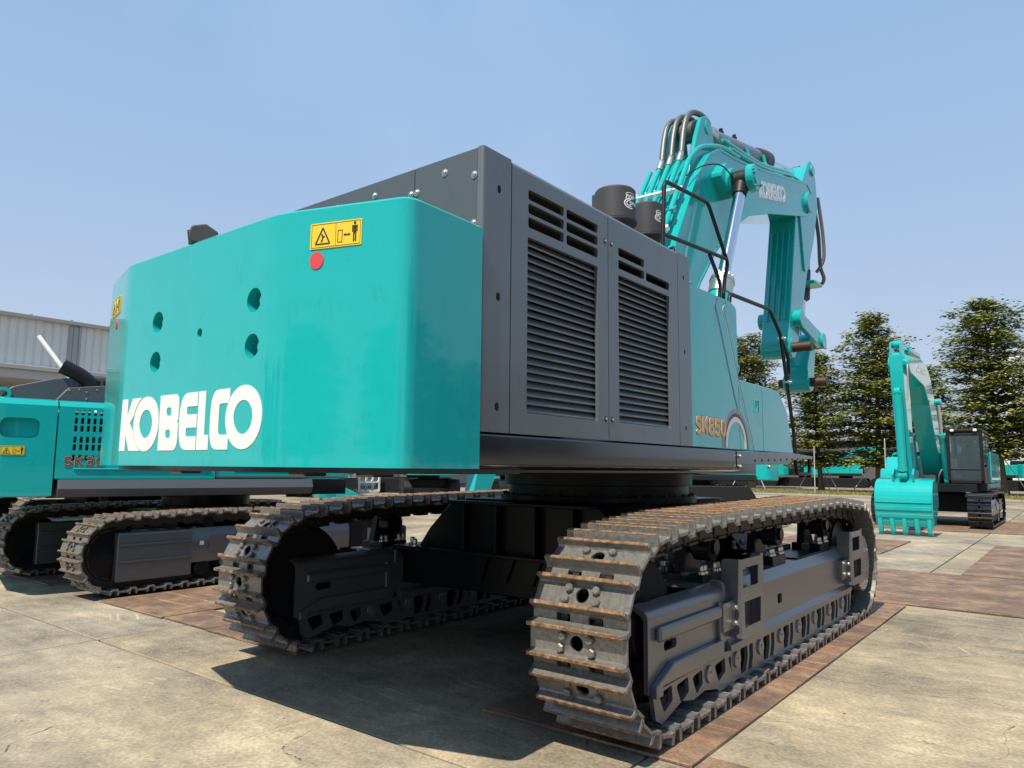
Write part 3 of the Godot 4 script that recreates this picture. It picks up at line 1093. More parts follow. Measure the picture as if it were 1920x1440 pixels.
		for x in [-0.62, -0.22, 0.22, 0.62]:
			b = nb()
			b.box(Vector3(x, 1.10, z + 0.375 * zs), Vector3(0.03, 0.44, 0.10), 0.005)
			obj("rib", b, mats.carbody, cb)
		for x in [-0.45, -0.15, 0.15, 0.45]:
			b = nb()
			b.prism(poly([[x - 0.12, 0.86], [x + 0.12, 0.86], [x + 0.02, 0.62], [x - 0.02, 0.62]]), 2, z + (0.345 if zs > 0 else -0.365), z + (0.365 if zs > 0 else -0.345), 0.003)
			obj("gusset", b, mats.carbody, cb)
		for s in [-1.0, 1.0]:
			b = nb()
			b.box(Vector3(1.34 * s, 0.855, z), Vector3(0.38, 0.05, 0.95), 0.008)
			obj("flange", b, mats.carbody, cb)
			for k in 8:
				bolt("bolt", Vector3(1.40 * s - 0.16 * s * (k % 2), 0.88, z - 0.44 + 0.125 * k), Vector3.UP, 0.026, 0.075, cb)
	b = nb()
	b.lathe([[0.0, 1.34], [1.02, 1.34], [1.02, 1.40], [0.94, 1.41], [0.94, 1.50], [0.98, 1.51], [0.98, 1.63], [0.0, 1.63]], Vector3.ZERO, Vector3.UP, 56)
	obj("slew_ring", b, mats.carbody, ex)
	b = nb()
	for k in 40:
		var a := TAU * k / 40
		b.hexbolt(Vector3(0.985 * cos(a), 1.40, 0.985 * sin(a)), Vector3.UP, 0.016, 0.025)
	obj("ring_bolt", b, mats.link_steel, ex)

func big_counterweight(ex: Node3D) -> void:
	var full := rounded(poly([[1.485, 3.675], [1.50, 4.255], [0.736, 4.50], [-0.977, 4.50], [-1.65, 4.32], [-1.65, 3.675]]), [0, 0.10, 0.6, 0.6, 0.05, 0], 9)
	var b := nb()
	# plain walls everywhere but the middle face, which has the holes
	var n := full.size()
	var mid0 := -1
	for i in n:
		var p := full[i]
		var q := full[(i + 1) % n]
		if absf(p.y - 4.5) < 0.004 and absf(q.y - 4.5) < 0.004 and absf(p.x - q.x) > 1.0:
			mid0 = i
	var px0 := full[(mid0 + 1) % n].x
	var px1 := full[mid0].x
	var zf := full[mid0].y
	var notch := PackedVector2Array()
	for i in n:
		notch.append(full[i])
		if i == mid0:
			notch.append(Vector2(px1, zf - 0.20))
			notch.append(Vector2(px0, zf - 0.20))
	b.prism(notch, 1, 1.656, 2.99)
	b.prism(full, 1, 2.99, 3.02, 0.0, 0.014)
	var holes := []
	for c in [[-0.52, 2.565], [-0.52, 2.307], [0.553, 2.563], [0.553, 2.308]]:
		holes.append(disc(c[0], c[1], 0.068, 0.068, 28))
	holes.append(disc(0.0, 2.44, 0.028, 0.028, 20))
	b.plate(rect(px0, 1.656, px1, 2.99), holes, 2, zf - 0.199, zf)
	var cw := obj("counterweight", b, mats.teal, ex)
	for c in [[-0.52, 2.565], [-0.52, 2.307], [0.553, 2.563], [0.553, 2.308]]:
		b = nb()
		b.cyl(Vector3(c[0] + 0.062, c[1] - 0.006, zf - 0.20), Vector3(c[0] + 0.062, c[1] - 0.006, zf - 0.012), 0.040, 0.034, 16, true, false, 0.006)
		obj("lifting_lug", b, mats.teal, cw)
	brand_letters(cw, mats.white_paint, Transform3D(Basis.IDENTITY, Vector3(-0.930, 1.749, 4.5)), 1.615, 0.339)
	var d := Vector3(1.45 - 0.736, 0, 4.27 - 4.50).normalized()
	var fb := Basis(d, Vector3.UP, d.cross(Vector3.UP))
	var p0 := Vector3(0.736, 0, 4.50)
	warning_sign(cw, Transform3D(fb, p0 + d * 0.375 + Vector3(0, 2.858, 0) + fb.z * 0.003), 0.31, 0.138)
	b = nb()
	b.prism(disc(0, 0, 0.042, 0.046, 28), 2, -0.003, 0.003)
	obj("red_dot", b, mats.sign_red, cw).transform = Transform3D(fb, p0 + d * 0.262 + Vector3(0, 2.728, 0) + fb.z * 0.002)
	var e := Vector3(-0.977 + 1.65, 0, 4.50 - 4.32).normalized()
	var lb := Basis(e, Vector3.UP, e.cross(Vector3.UP))
	var l0 := Vector3(-1.65, 0, 4.32)
	warning_sign(cw, Transform3D(lb, l0 + e * 0.30 + Vector3(0, 2.79, 0) + lb.z * 0.003), 0.30, 0.13)
	b = nb()
	b.prism(disc(0, 0, 0.030, 0.034, 24), 2, -0.003, 0.003)
	obj("red_dot", b, mats.sign_red, cw).transform = Transform3D(lb, l0 + e * 0.34 + Vector3(0, 2.655, 0) + lb.z * 0.002)
	# underside plate
	b = nb()
	b.prism(poly([[1.40, 3.2], [1.40, 4.20], [0.72, 4.40], [-0.95, 4.40], [-1.55, 4.22], [-1.55, 3.2]]), 1, 1.628, 1.655)
	for z in [[-1.0, 4.0], [0.55, 4.1], [0.9, 3.9]]:
		b.box(Vector3(z[0], 1.620, z[1]), Vector3(0.16, 0.03, 0.16), 0.01)
	obj("base_plate", b, mats.deck_grey, ex)
	# rear camera in its hood
	var rc := group_part("rear_camera", ex)
	rc.position = Vector3(-0.20, 3.02, 4.42)
	rc.scale = Vector3.ONE * 0.82
	rc.rotation.y = -0.5
	b = nb()
	b.prism(rounded(poly([[-0.12, 0.0], [0.07, 0.0], [0.09, 0.04], [0.07, 0.13], [-0.03, 0.155], [-0.12, 0.10]]), 0.03, 4), 0, -0.115, 0.115, 0.03)
	obj("camera_hood", b, mats.plastic_dark, rc)
	b = nb()
	b.cyl(Vector3(0, 0.085, 0.06), Vector3(0, 0.080, 0.094), 0.042, 0.040, 20, true, false, 0.003)
	obj("lens", b, mats.black, rc)

func bolt(called: String, p: Vector3, d: Vector3, r: float, h: float, parent: Node) -> void:
	var b := nb()
	b.washerbolt(p, d, r, h)
	obj(called, b, mats.zinc, parent)

func side_xf(z: float, y: float, x: float) -> Transform3D:
	return Transform3D(Basis(Vector3(0, 0, -1), Vector3.UP, Vector3.RIGHT), Vector3(x, y, z))

func big_house(ex: Node3D) -> void:
	var X := 1.47
	var b := nb()
	b.prism(poly([[-1.55, 0.87], [1.452, 0.87], [1.452, 3.640], [-1.55, 3.640]]), 1, 3.478, 3.508, 0.006)
	obj("roof", b, mats.house_grey, ex)
	b = nb()
	b.prism(rect(-1.56, 0.87, -1.53, 3.64), 1, 1.86, 3.478)
	obj("left_wall", b, mats.house_grey, ex)
	b = nb()
	b.prism(rect(-1.53, 0.875, 1.40, 0.90), 1, 1.86, 3.478)
	obj("front_wall", b, mats.house_grey, ex)
	# rear panels with dome-head bolts
	var edges := [-1.55, -0.30, 0.906, 1.425]
	for i in 3:
		var x0: float = edges[i] + 0.003
		var x1: float = edges[i + 1] - 0.003
		b = nb()
		b.box(Vector3((x0 + x1) / 2, 2.68, 3.648), Vector3(x1 - x0, 1.66, 0.014), 0.002)
		var rp := obj("rear_panel", b, mats.panel_dark, ex)
		var spots := []
		if i == 2:
			spots = [[0.93, 3.35], [1.165, 3.42], [1.40, 3.35], [1.40, 3.06], [1.40, 2.6], [0.93, 2.9]]
		elif i == 1:
			spots = [[0.88, 3.35], [0.54, 3.42], [0.16, 3.42], [-0.20, 3.42], [0.88, 2.9]]
		else:
			spots = [[-0.40, 3.42], [-0.9, 3.42], [-1.4, 3.42]]
		for sp in spots:
			b = nb()
			b.cyl(Vector3(sp[0], sp[1], 3.655), Vector3(sp[0], sp[1], 3.659), 0.024, 0.024, 16)
			b.lathe([[0.016, 0.0], [0.0145, 0.007], [0.009, 0.012], [0.0, 0.0135]], Vector3(sp[0], sp[1], 3.659), Vector3.BACK, 14)
			obj("bolt", b, mats.zinc, rp)
	# rear corner post
	b = nb()
	b.prism(rounded(poly([[1.428, 3.66], [1.47, 3.66], [1.47, 3.60], [1.44, 3.60], [1.44, 3.63], [1.428, 3.63]]), [0, 0.028, 0, 0, 0, 0], 6), 1, 1.862, 3.512, 0.0, 0.0)
	b.plate(rect(3.40, 1.862, 3.60, 3.512), [disc(3.512, 3.291, 0.019, 0.026, 20), disc(3.512, 2.646, 0.019, 0.026, 20), disc(3.512, 2.008, 0.019, 0.026, 20)], 0, 1.44, 1.47)
	obj("corner_post", b, mats.house_grey, ex)
	# doors
	var doors := [
		[3.390, 2.266, [[3.226, 2.832, 3.383, 3.318], [3.226, 2.832, 3.295, 3.230], [3.226, 2.832, 3.207, 3.140], [2.801, 2.403, 3.383, 3.318], [2.801, 2.403, 3.295, 3.230], [2.801, 2.403, 3.207, 3.140]], [3.230, 2.406, 3.078, 1.992]],
		[2.258, 1.112, [[2.113, 1.709, 3.293, 3.228], [2.113, 1.709, 3.200, 3.132], [1.680, 1.268, 3.200, 3.132]], [2.115, 1.272, 3.085, 1.996]],
	]
	for d in doors:
		var holes := []
		for h in d[2]:
			holes.append(rrect(h[1], h[3], h[0], h[2], 0.018, 4))
		var lv: Array = d[3]
		holes.append(rrect(lv[1], lv[3], lv[0], lv[2], 0.016, 4))
		b = nb()
		b.plate(rect(d[1], 1.862, d[0], 3.482), holes, 0, X - 0.028, X)
		# rounded shoulder at the top
		b.prism(poly([[X - 0.028, 3.482], [X, 3.482], [X - 0.006, 3.500], [X - 0.020, 3.511], [X - 0.034, 3.511]]), 2, d[1], d[0])
		# turned edges round the gaps
		b.box(Vector3(X - 0.045, 2.67, d[0] - 0.006), Vector3(0.035, 1.60, 0.008))
		b.box(Vector3(X - 0.045, 2.67, d[1] + 0.006), Vector3(0.035, 1.60, 0.008))
		var door := obj("engine_door", b, mats.house_grey, ex)
		var sl := nb()
		var zl: float = lv[0] - lv[1]
		sl.prism(poly([[0.0, 0.0], [0.003, 0.003], [0.003, 0.009], [-0.030, 0.050], [-0.0325, 0.048], [-0.0015, 0.0085]]), 2, -zl / 2 - 0.01, zl / 2 + 0.01)
		var slm := sl.add_to(ArrayMesh.new(), mats.house_grey)
		var cnt := 22
		var pitch: float = (lv[2] - lv[3]) / cnt
		for i in cnt:
			var o := obj("louvre_slat", slm, null, door)
			o.position = Vector3(X - 0.024, lv[3] + pitch * i + 0.004, (lv[0] + lv[1]) / 2)
	# latches either side of the middle gap
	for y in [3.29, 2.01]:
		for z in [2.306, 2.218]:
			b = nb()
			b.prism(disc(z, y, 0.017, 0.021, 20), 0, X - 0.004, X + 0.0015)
			var lt := obj("latch_hole_dark", b, mats.rubber, ex)  # black disc stands in for the shaded hole round each latch
			b = nb()
			b.cyl(Vector3(X, y, z), Vector3(X + 0.012, y, z), 0.010, 0.009, 12, true, false, 0.003)
			obj("latch_pin", b, mats.zinc, lt)
	# front column
	b = nb()
	b.plate(rounded(poly([[1.104, 1.862], [1.104, 3.508], [0.872, 3.508], [0.872, 1.862]]), [0, 0, 0.07, 0], 6), [disc(0.992, 3.302, 0.015, 0.021, 18), disc(0.992, 2.656, 0.015, 0.021, 18), disc(0.992, 2.011, 0.015, 0.021, 18)], 0, X - 0.03, X)
	obj("front_column", b, mats.house_grey, ex)
	# near-black engine and cooler shapes, put in to keep the bay behind dark
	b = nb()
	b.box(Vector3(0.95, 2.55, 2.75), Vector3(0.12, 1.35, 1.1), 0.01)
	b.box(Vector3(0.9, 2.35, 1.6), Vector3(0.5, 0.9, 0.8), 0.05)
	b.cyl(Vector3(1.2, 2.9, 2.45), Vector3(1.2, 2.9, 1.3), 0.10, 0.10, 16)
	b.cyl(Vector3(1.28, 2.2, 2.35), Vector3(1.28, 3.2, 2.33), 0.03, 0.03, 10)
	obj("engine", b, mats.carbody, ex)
	# air pre-cleaners on the roof
	for p in [[1.00, 1.33, 0.178, 3.80, 4.080], [1.00, 0.72, 0.138, 3.84, 4.140]]:
		var pc := group_part("pre_cleaner", ex)
		pc.position = Vector3(p[0], 0, p[1])
		b = nb()
		var r: float = p[2]
		b.lathe([[0.0, p[3] - 0.008], [r - 0.012, p[3] - 0.008], [r, p[3]], [r, p[4] - 0.02], [r - 0.012, p[4] - 0.004], [r - 0.03, p[4]], [0.0, p[4] + 0.012]], Vector3.ZERO, Vector3.UP, 48)
		b.box(Vector3(-r * 0.9, p[4] - 0.13, r * 0.35), Vector3(0.05, 0.22, 0.06), 0.008)
		obj("bowl", b, mats.plastic_dark, pc)
		b = nb()
		b.lathe([[r * 1.04, p[3] - 0.03], [r * 1.06, p[3] - 0.015], [r * 1.0, p[3] - 0.004], [r * 0.8, p[3] - 0.004]], Vector3.ZERO, Vector3.UP, 48)
		b.lathe([[r * 0.62, 3.50], [r * 0.62, p[3] - 0.10], [r * 1.04, p[3] - 0.03]], Vector3.ZERO, Vector3.UP, 36)
		obj("neck", b, mats.rubber, pc)
		logo_on_bowl(pc, r, (p[3] + p[4]) * 0.5 + 0.01, 1.34, r / 0.185 * 1.2)
	# hand grips of the catwalk on the roof
	var rails := [
		[Vector3(1.30, 3.50, 1.04), Vector3(1.30, 4.22, 0.98), Vector3(1.30, 4.31, 0.01), Vector3(1.30, 3.80, -0.48), Vector3(1.30, 3.62, -0.38), Vector3(1.30, 3.27, -0.30)],
		[Vector3(1.30, 3.72, 1.02), Vector3(1.30, 3.84, -0.42)],
		[Vector3(1.30, 3.785, 0.0), Vector3(1.30, 3.55, -0.26), Vector3(1.30, 3.28, -0.20)],
	]
	for rl in rails:
		b = nb()
		b.tube(fillet(rl, 0.07), 0.019, 12)
		obj("handrail", b, mats.black, ex)
	b = nb()
	b.tube(smooth3([Vector3(1.38, 3.48, 0.98), Vector3(1.36, 3.60, 0.94), Vector3(1.30, 3.63, 0.86), Vector3(1.20, 3.66, 0.74)], 6), 0.012, 8)
	obj("grip", b, mats.black, ex)

func logo_on_bowl(pc: Node3D, r: float, y: float, ang: float, k: float) -> void:
	# white maker's mark wrapped on the bowl: two words and a swoosh
	var b := nb()
	var wrap := func(q: Vector2, t: float) -> Vector3:
		var a: float = ang + q.x / r
		return Vector3((r + t) * sin(a), y + q.y, (r + t) * cos(a))
	var pcs := []
	var x := -0.055
	for ch in "TOP":
		var pts := []
		for p in STROKES[ch]:
			pts.append([(x + p[0] * 0.036 + p[1] * 0.010) * k, (0.002 + p[1] * 0.030) * k])
		pcs.append(stroke_polys(pts, 0.0042 * k))
		x += 0.034
	x = -0.012
	for ch in "SPIN":
		var pts := []
		for p in STROKES[ch]:
			pts.append([(x + p[0] * 0.026 + p[1] * 0.008) * k, (-0.038 + p[1] * 0.024) * k])
		pcs.append(stroke_polys(pts, 0.0034 * k))
		x += 0.014 if ch == "I" else 0.025
	for rr in [[0.060, 0.0046, 100.0, 285.0, 0.62], [0.042, 0.0040, 105.0, 275.0, 0.55]]:
		var pts := []
		for i in 21:
			var a: float = deg_to_rad(lerp(rr[2], rr[3], i / 20.0))
			pts.append([(0.004 + rr[0] * cos(a)) * k, (-0.028 + rr[0] * rr[4] * sin(a)) * k])
		pcs.append(stroke_polys(pts, rr[1] * k))
	var arc := []
	for i in 13:
		var a: float = deg_to_rad(lerp(150.0, 40.0, i / 12.0))
		arc.append([(0.0 + 0.052 * cos(a)) * k, (0.030 + 0.024 * sin(a)) * k])
	pcs.append(stroke_polys(arc, 0.003 * k))
	for pl in pcs:
		for o in pl[0]:
			var pieces := [o]
			for h in pl[1]:
				var nx := []
				for q in pieces:
					if Geometry2D.intersect_polygons(q, h).is_empty():
						nx.append(q)
						continue
					var mx := 0.0
					for v in h:
						mx += v.x / h.size()
					for half in [rect(-9, -9, mx, 9), rect(mx, -9, 9, 9)]:
						for s in Geometry2D.intersect_polygons(q, half):
							nx.append_array(Geometry2D.clip_polygons(s, h))
				pieces = nx
			for q in pieces:
				var ix := Geometry2D.triangulate_polygon(q)
				for i in range(0, ix.size(), 3):
					var c: Vector3 = wrap.call(q[ix[i]], 0.0015)
					b.tri(c, wrap.call(q[ix[i + 1]], 0.0015), wrap.call(q[ix[i + 2]], 0.0015), Vector3(c.x, 0, c.z))
	obj("printed_mark", b, mats.white_paint, pc)

func big_front(ex: Node3D) -> void:
	var X := 1.47
	var b := nb()
	# side beam of the deck, rounded along its foot (profile x, y)
	for s in [1.0, -1.0]:
		b = nb()
		var xo: float = 1.478 if s > 0 else 1.60
		b.prism(rounded(poly([[xo * s, 1.850], [xo * s, 1.668], [(xo - 0.12) * s, 1.652], [(xo - 0.45) * s, 1.652], [(xo - 0.45) * s, 1.850]]), [0.012, 0.035, 0, 0, 0], 5), 2, -0.30, 3.668)
		obj("deck_beam", b, mats.deck_grey, ex)
	b = nb()
	b.prism(rect(-1.15, -1.9, 1.03, 3.66), 1, 1.622, 1.80, 0.01)
	obj("deck", b, mats.deck_grey, ex)
	# fuel tank and its bonnet
	var prof := rounded(poly([[0.868, 1.862], [0.868, 3.275], [-0.06, 3.300], [-0.232, 3.26], [-0.240, 1.862]]), [0, 0.01, 0.06, 0.07, 0], 5)
	b = nb()
	b.prism(prof, 0, 0.50, X - 0.002, 0.022)
	var tank := obj("tank", b, mats.teal, ex)
	b = nb()
	b.prism(rounded(poly([[-0.246, 1.862], [-0.246, 2.548], [-0.905, 2.548], [-0.905, 1.862]]), 0.012, 3), 0, 0.62, X - 0.003, 0.014)
	var box1 := obj("tool_box", b, mats.teal, ex)
	b = nb()
	b.prism(rounded(poly([[-0.911, 1.862], [-0.911, 2.548], [-1.44, 2.545], [-1.72, 2.33], [-1.90, 1.862]]), [0.01, 0.012, 0.05, 0.12, 0], 5), 0, 0.62, X - 0.004, 0.014)
	obj("tool_box", b, mats.teal, ex)
	b = nb()
	b.plate(rrect(-0.79, 2.255, -0.66, 2.385, 0.01), [rrect(-0.785, 2.26, -0.74, 2.38, 0.006), rrect(-0.72, 2.30, -0.665, 2.375, 0.006)], 0, X - 0.006, X + 0.004)
	obj("latch", b, mats.teal, box1)
	b = nb()
	b.tube(fillet([Vector3(1.15, 2.53, -0.62), Vector3(1.15, 2.80, -0.84), Vector3(1.15, 2.80, -1.08), Vector3(1.15, 2.53, -0.86)], 0.05), 0.028, 12)
	obj("grab_handle", b, mats.teal, box1)
	# filler pipe stub and dark ring behind the boom foot
	b = nb()
	b.lathe([[0.12, 3.26], [0.12, 3.42], [0.15, 3.43], [0.15, 3.46], [0.10, 3.47], [0.10, 3.60], [0.0, 3.60]], Vector3(1.16, 0, 0.55), Vector3.UP, 24)
	obj("filler_neck", b, mats.teal, tank)
	# stripes sweeping down the flank: dark line with a pale edge
	var sweep1 := smooth([[0.22, 1.90], [0.0, 2.3], [-0.36, 2.7]])
	for st in [
		[[[-0.62, 1.875], [-0.245, 2.53], [0.02, 3.05], [0.10, 3.20], [0.03, 3.262]], 0.016, "decal_dark", X - 0.002],
		[[[-0.60, 1.875], [-0.228, 2.53], [0.037, 3.05], [0.115, 3.19], [0.045, 3.250]], 0.010, "decal_white", X - 0.002],
		[[[-0.235, 2.19], [-0.02, 2.58], [0.22, 3.05], [0.30, 3.20], [0.235, 3.268]], 0.014, "decal_dark", X - 0.002],
		[[[-0.222, 2.19], [-0.006, 2.58], [0.234, 3.05], [0.314, 3.19], [0.252, 3.256]], 0.008, "decal_grey", X - 0.002],
	]:
		for rb in stroke_polys(smooth(st[0], 6), st[1] * 0.5)[0]:
			b = nb()
			b.prism(rb, 0, st[3] - 0.004, st[3] + (0.002 if st[2] == "decal_dark" else 0.003))
			obj("stripe", b, mats[st[2]], tank)
	# arch motif: grey and white bands, teal field
	for band in [[0.355, 0.045, "decal_grey"], [0.315, 0.030, "decal_dark"], [0.275, 0.050, "decal_white"]]:
		var pts := []
		for i in 25:
			var a := PI * i / 24.0
			pts.append([-0.14 + band[0] * cos(a) * 0.92, 1.875 + band[0] * sin(a)])
		for rb in stroke_polys(pts, band[1] * 0.5)[0]:
			b = nb()
			b.prism(rb, 0, X - 0.006, X + 0.0022)
			obj("stripe", b, mats[band[2]], tank)
	# model number
	stroke_text(tank, "SK850", Transform3D(Basis(Vector3(0, 0.004, -1), Vector3.UP, Vector3.RIGHT), Vector3(X - 0.002, 1.988, 0.775)), 0.126, 1.12, 0.03, 1.11, [[0.185, mats.decal_dark, 0.0025], [0.152, mats.decal_white, 0.0040], [0.128, mats.decal_orange, 0.0055]])
	# catwalk and step in front of the deck beam
	b = nb()
	b.prism(poly([[-0.10, 1.845], [-1.75, 1.865], [-2.60, 1.842], [-2.60, 1.815], [-1.75, 1.78], [-1.70, 1.735], [-0.25, 1.72], [-0.10, 1.70]]), 0, 1.44, 1.485, 0.004)
	b.prism(rect(0.62, -2.58, 1.44, -0.30), 1, 1.80, 1.838, 0.003)
	var cat := obj("catwalk", b, mats.deck_grey, ex)
	for k in 9:
		b = nb()
		b.hexbolt(Vector3(1.485, 1.765 + 0.005 * k, -0.6 - 0.2 * k), Vector3.RIGHT, 0.014, 0.008)
		obj("grip_hole_head", b, mats.deck_grey, cat)  # added heads in place of the dark grip holes of the catwalk
	for q in [[1.80, -0.16], [1.70, -0.16], [1.705, -0.98]]:
		bolt("bolt", Vector3(1.485, q[0], q[1]), Vector3.RIGHT, 0.015, 0.024, cat)
	b = nb()
	b.tube(fillet([Vector3(1.46, 1.80, -1.98), Vector3(1.46, 1.63, -2.02), Vector3(1.46, 1.63, -2.52), Vector3(1.46, 1.82, -2.54)], 0.05), 0.02, 10)
	obj("step_loop", b, mats.black, cat)
	# front handrail
	for rl in [
		[Vector3(1.40, 3.22, -0.20), Vector3(1.40, 3.42, -0.25), Vector3(1.40, 3.475, -1.43), Vector3(1.40, 3.24, -1.79), Vector3(1.40, 2.12, -2.16), Vector3(1.40, 1.85, -2.20)],
		[Vector3(1.40, 3.20, -1.81), Vector3(1.40, 3.01, -2.05), Vector3(1.40, 2.82, -2.06), Vector3(1.40, 2.70, -1.98)],
	]:
		b = nb()
		b.tube(fillet(rl, 0.06), 0.021, 12)
		obj("handrail", b, mats.black, ex)
	for q in [[3.20, -1.82], [2.70, -1.98]]:
		b = nb()
		b.box(Vector3(1.40, q[0], q[1]), Vector3(0.07, 0.035, 0.07), 0.008)
		b.hexbolt(Vector3(1.435, q[0], q[1]), Vector3.RIGHT, 0.012, 0.02)
		obj("rail_clamp", b, mats.zinc, ex)
	# left-hand body and cab side, hidden behind the engine house
	b = nb()
	b.prism(rounded(poly([[0.85, 1.862], [0.85, 3.20], [-0.20, 3.20], [-0.20, 1.862]]), 0.04, 3), 0, -1.58, -0.60, 0.02)
	obj("left_body", b, mats.teal, ex)

func big_boom(ex: Node3D) -> void:
	var b := nb()
	var bp := rounded(poly([[-0.55, 2.05], [-0.38, 2.35], [-0.62, 3.05], [-1.27, 4.48], [-1.90, 5.46], [-2.35, 5.93], [-2.72, 6.14], [-3.23, 6.20], [-4.0, 6.33], [-6.28, 6.86], [-6.95, 7.02], [-7.25, 6.90], [-7.25, 6.62], [-6.85, 6.34], [-6.38, 6.21], [-4.69, 5.76], [-3.80, 5.47], [-3.31, 5.20], [-2.51, 4.60], [-1.95, 4.03], [-1.25, 3.05], [-0.85, 2.20], [-0.75, 2.05]]), [0.1, 0.1, 0.1, 0.3, 0.5, 0.4, 0.3, 0.3, 0.2, 0.1, 0.15, 0.12, 0.12, 0.1, 0.2, 0.5, 0.5, 0.5, 0.4, 0.3, 0.2, 0.1, 0.1], 5)
	b.prism(bp, 0, -0.36, 0.36, 0.012)
	var boom := obj("boom", b, mats.teal, ex)
	# edge flanges standing proud of the flanks
	for x in [0.362, -0.362]:
		b = nb()
		var rim := Builder.inset(bp if not Geometry2D.is_polygon_clockwise(bp) else reversed2(bp), 0.02)
		var seg := stroke_polys(arr2(rim), 0.018)
		for o in seg[0]:
			b.plate(o, seg[1], 0, x - 0.008, x + 0.008)
		obj("flange", b, mats.teal, boom)
	brand_letters(boom, mats.white_paint, Transform3D(Basis(Vector3(0, 0.228, -0.974), Vector3(0, 0.974, 0.228), Vector3.RIGHT), Vector3(0.361, 5.925, -4.33)), 1.36, 0.27)
	# pin bosses for the boom cylinders
	b = nb()
	b.cyl(Vector3(-0.56, 5.60, -2.74), Vector3(0.56, 5.60, -2.74), 0.20, 0.20, 30, true, false, 0.01)
	b.prism(rounded(poly([[-2.35, 5.62], [-2.60, 5.86], [-3.02, 5.86], [-3.02, 5.52], [-2.74, 5.38]]), 0.08, 3), 0, 0.30, 0.50, 0.012)
	obj("pin_boss", b, mats.teal, boom)
	for s in [1.0, -1.0]:
		b = nb()
		b.cyl(Vector3(0.76 * s, 5.60, -2.74), Vector3(0.86 * s, 5.60, -2.74), 0.195, 0.185, 30, true, false, 0.012)
		b.cyl(Vector3(0.86 * s, 5.60, -2.74), Vector3(0.875 * s, 5.60, -2.74), 0.115, 0.11, 24)
		for k in 4:
			var a := TAU * (k + 0.3) / 4
			b.hexbolt(Vector3(0.86 * s, 5.60 + 0.155 * sin(a), -2.74 + 0.155 * cos(a)), Vector3(s, 0, 0), 0.018, 0.025)
		obj("pin_cap", b, mats.teal, boom)
		# hydraulic cylinder: eye, rod, gland, barrel
		var cy := group_part("boom_cylinder", ex)
		var top := Vector3(0.66 * s, 5.60, -2.74)
		var foot := Vector3(0.62 * s, 2.25, -1.12)
		var dv := (foot - top).normalized()
		b = nb()
		b.cyl(Vector3(0.57 * s, 5.60, -2.74), Vector3(0.75 * s, 5.60, -2.74), 0.145, 0.145, 28, true, false, 0.012)
		b.cyl(top + dv * 0.10, top + dv * 0.27, 0.115, 0.092, 24)
		obj("rod_eye", b, mats.black, cy)
		b = nb()
		b.cyl(top + dv * 0.28, top + dv * 1.78, 0.078, 0.078, 32)
		obj("rod", b, mats.chrome, cy)
		b = nb()
		b.cyl(top + dv * 1.70, top + dv * 1.78, 0.15, 0.16, 28, true, false, 0.01)
		b.cyl(top + dv * 1.78, top + dv * 1.96, 0.15, 0.15, 28)
		var fb := Builder.frame(dv)
		for k in 12:
			var a := TAU * k / 12
			b.cyl(top + dv * 1.67 + (fb.x * cos(a) + fb.y * sin(a)) * 0.125, top + dv * 1.72 + (fb.x * cos(a) + fb.y * sin(a)) * 0.125, 0.018, 0.018, 8)
		obj("gland", b, mats.zinc, cy)
		b = nb()
		b.cyl(top + dv * 1.96, foot, 0.135, 0.135, 28)
		obj("barrel", b, mats.teal, cy)
	# lugs carrying the arm cylinder
	for x in [-0.20, 0.20]:
		b = nb()
		b.prism(rounded(poly([[-1.95, 5.45], [-2.25, 6.20], [-2.42, 6.52], [-2.62, 6.62], [-2.80, 6.50], [-2.88, 6.12], [-3.0, 6.10], [-2.6, 5.9]]), [0.05, 0.1, 0.1, 0.1, 0.1, 0.05, 0.05, 0.05], 4), 0, x - 0.03, x + 0.03, 0.008)
		b.cyl(Vector3(x - 0.045, 6.44, -2.62), Vector3(x + 0.045, 6.44, -2.62), 0.10, 0.10, 22)
		obj("cylinder_lug", b, mats.teal, boom)
	# arm cylinder
	var ac := group_part("arm_cylinder", ex)
	var a0 := Vector3(0, 6.44, -2.62)
	var a1 := Vector3(0, 7.42, -7.42)
	var ad := (a1 - a0).normalized()
	b = nb()
	b.cyl(a0 + ad * 0.12, a0 + ad * 2.75, 0.155, 0.155, 30)
	b.cyl(Vector3(-0.15, 6.44, -2.62), Vector3(0.15, 6.44, -2.62), 0.15, 0.15, 24)
	obj("barrel", b, mats.house_grey, ac)
	b = nb()
	b.cyl(a0 + ad * 2.75, a0 + ad * 3.12, 0.195, 0.195, 30, true, false, 0.02)
	b.ring(a0 + ad * 2.60, a0 + ad * 2.66, 0.175, 0.10, 28)
	obj("gland", b, mats.plastic_dark, ac)
	b = nb()
	b.cyl(a0 + ad * 3.1, a0 + ad * 4.75, 0.085, 0.085, 28)
	obj("rod", b, mats.chrome, ac)
	b = nb()
	b.cyl(Vector3(-0.12, 7.42, -7.42), Vector3(0.12, 7.42, -7.42), 0.15, 0.15, 24)
	obj("rod_eye", b, mats.house_grey, ac)
	var up := ad.cross(Vector3.RIGHT).normalized()
	if up.y < 0:
		up = -up
	for k in [0.55, 1.15, 1.72]:
		b = nb()
		b.box(a0 + ad * k + up * 0.19, Vector3(0.06, 0.07, 0.09), 0.01)
		b.cyl(a0 + ad * k + up * 0.16 + Vector3(0.0, 0, 0), a0 + ad * k + up * 0.25, 0.03, 0.03, 10)
		obj("hose_clamp", b, mats.black, ac)
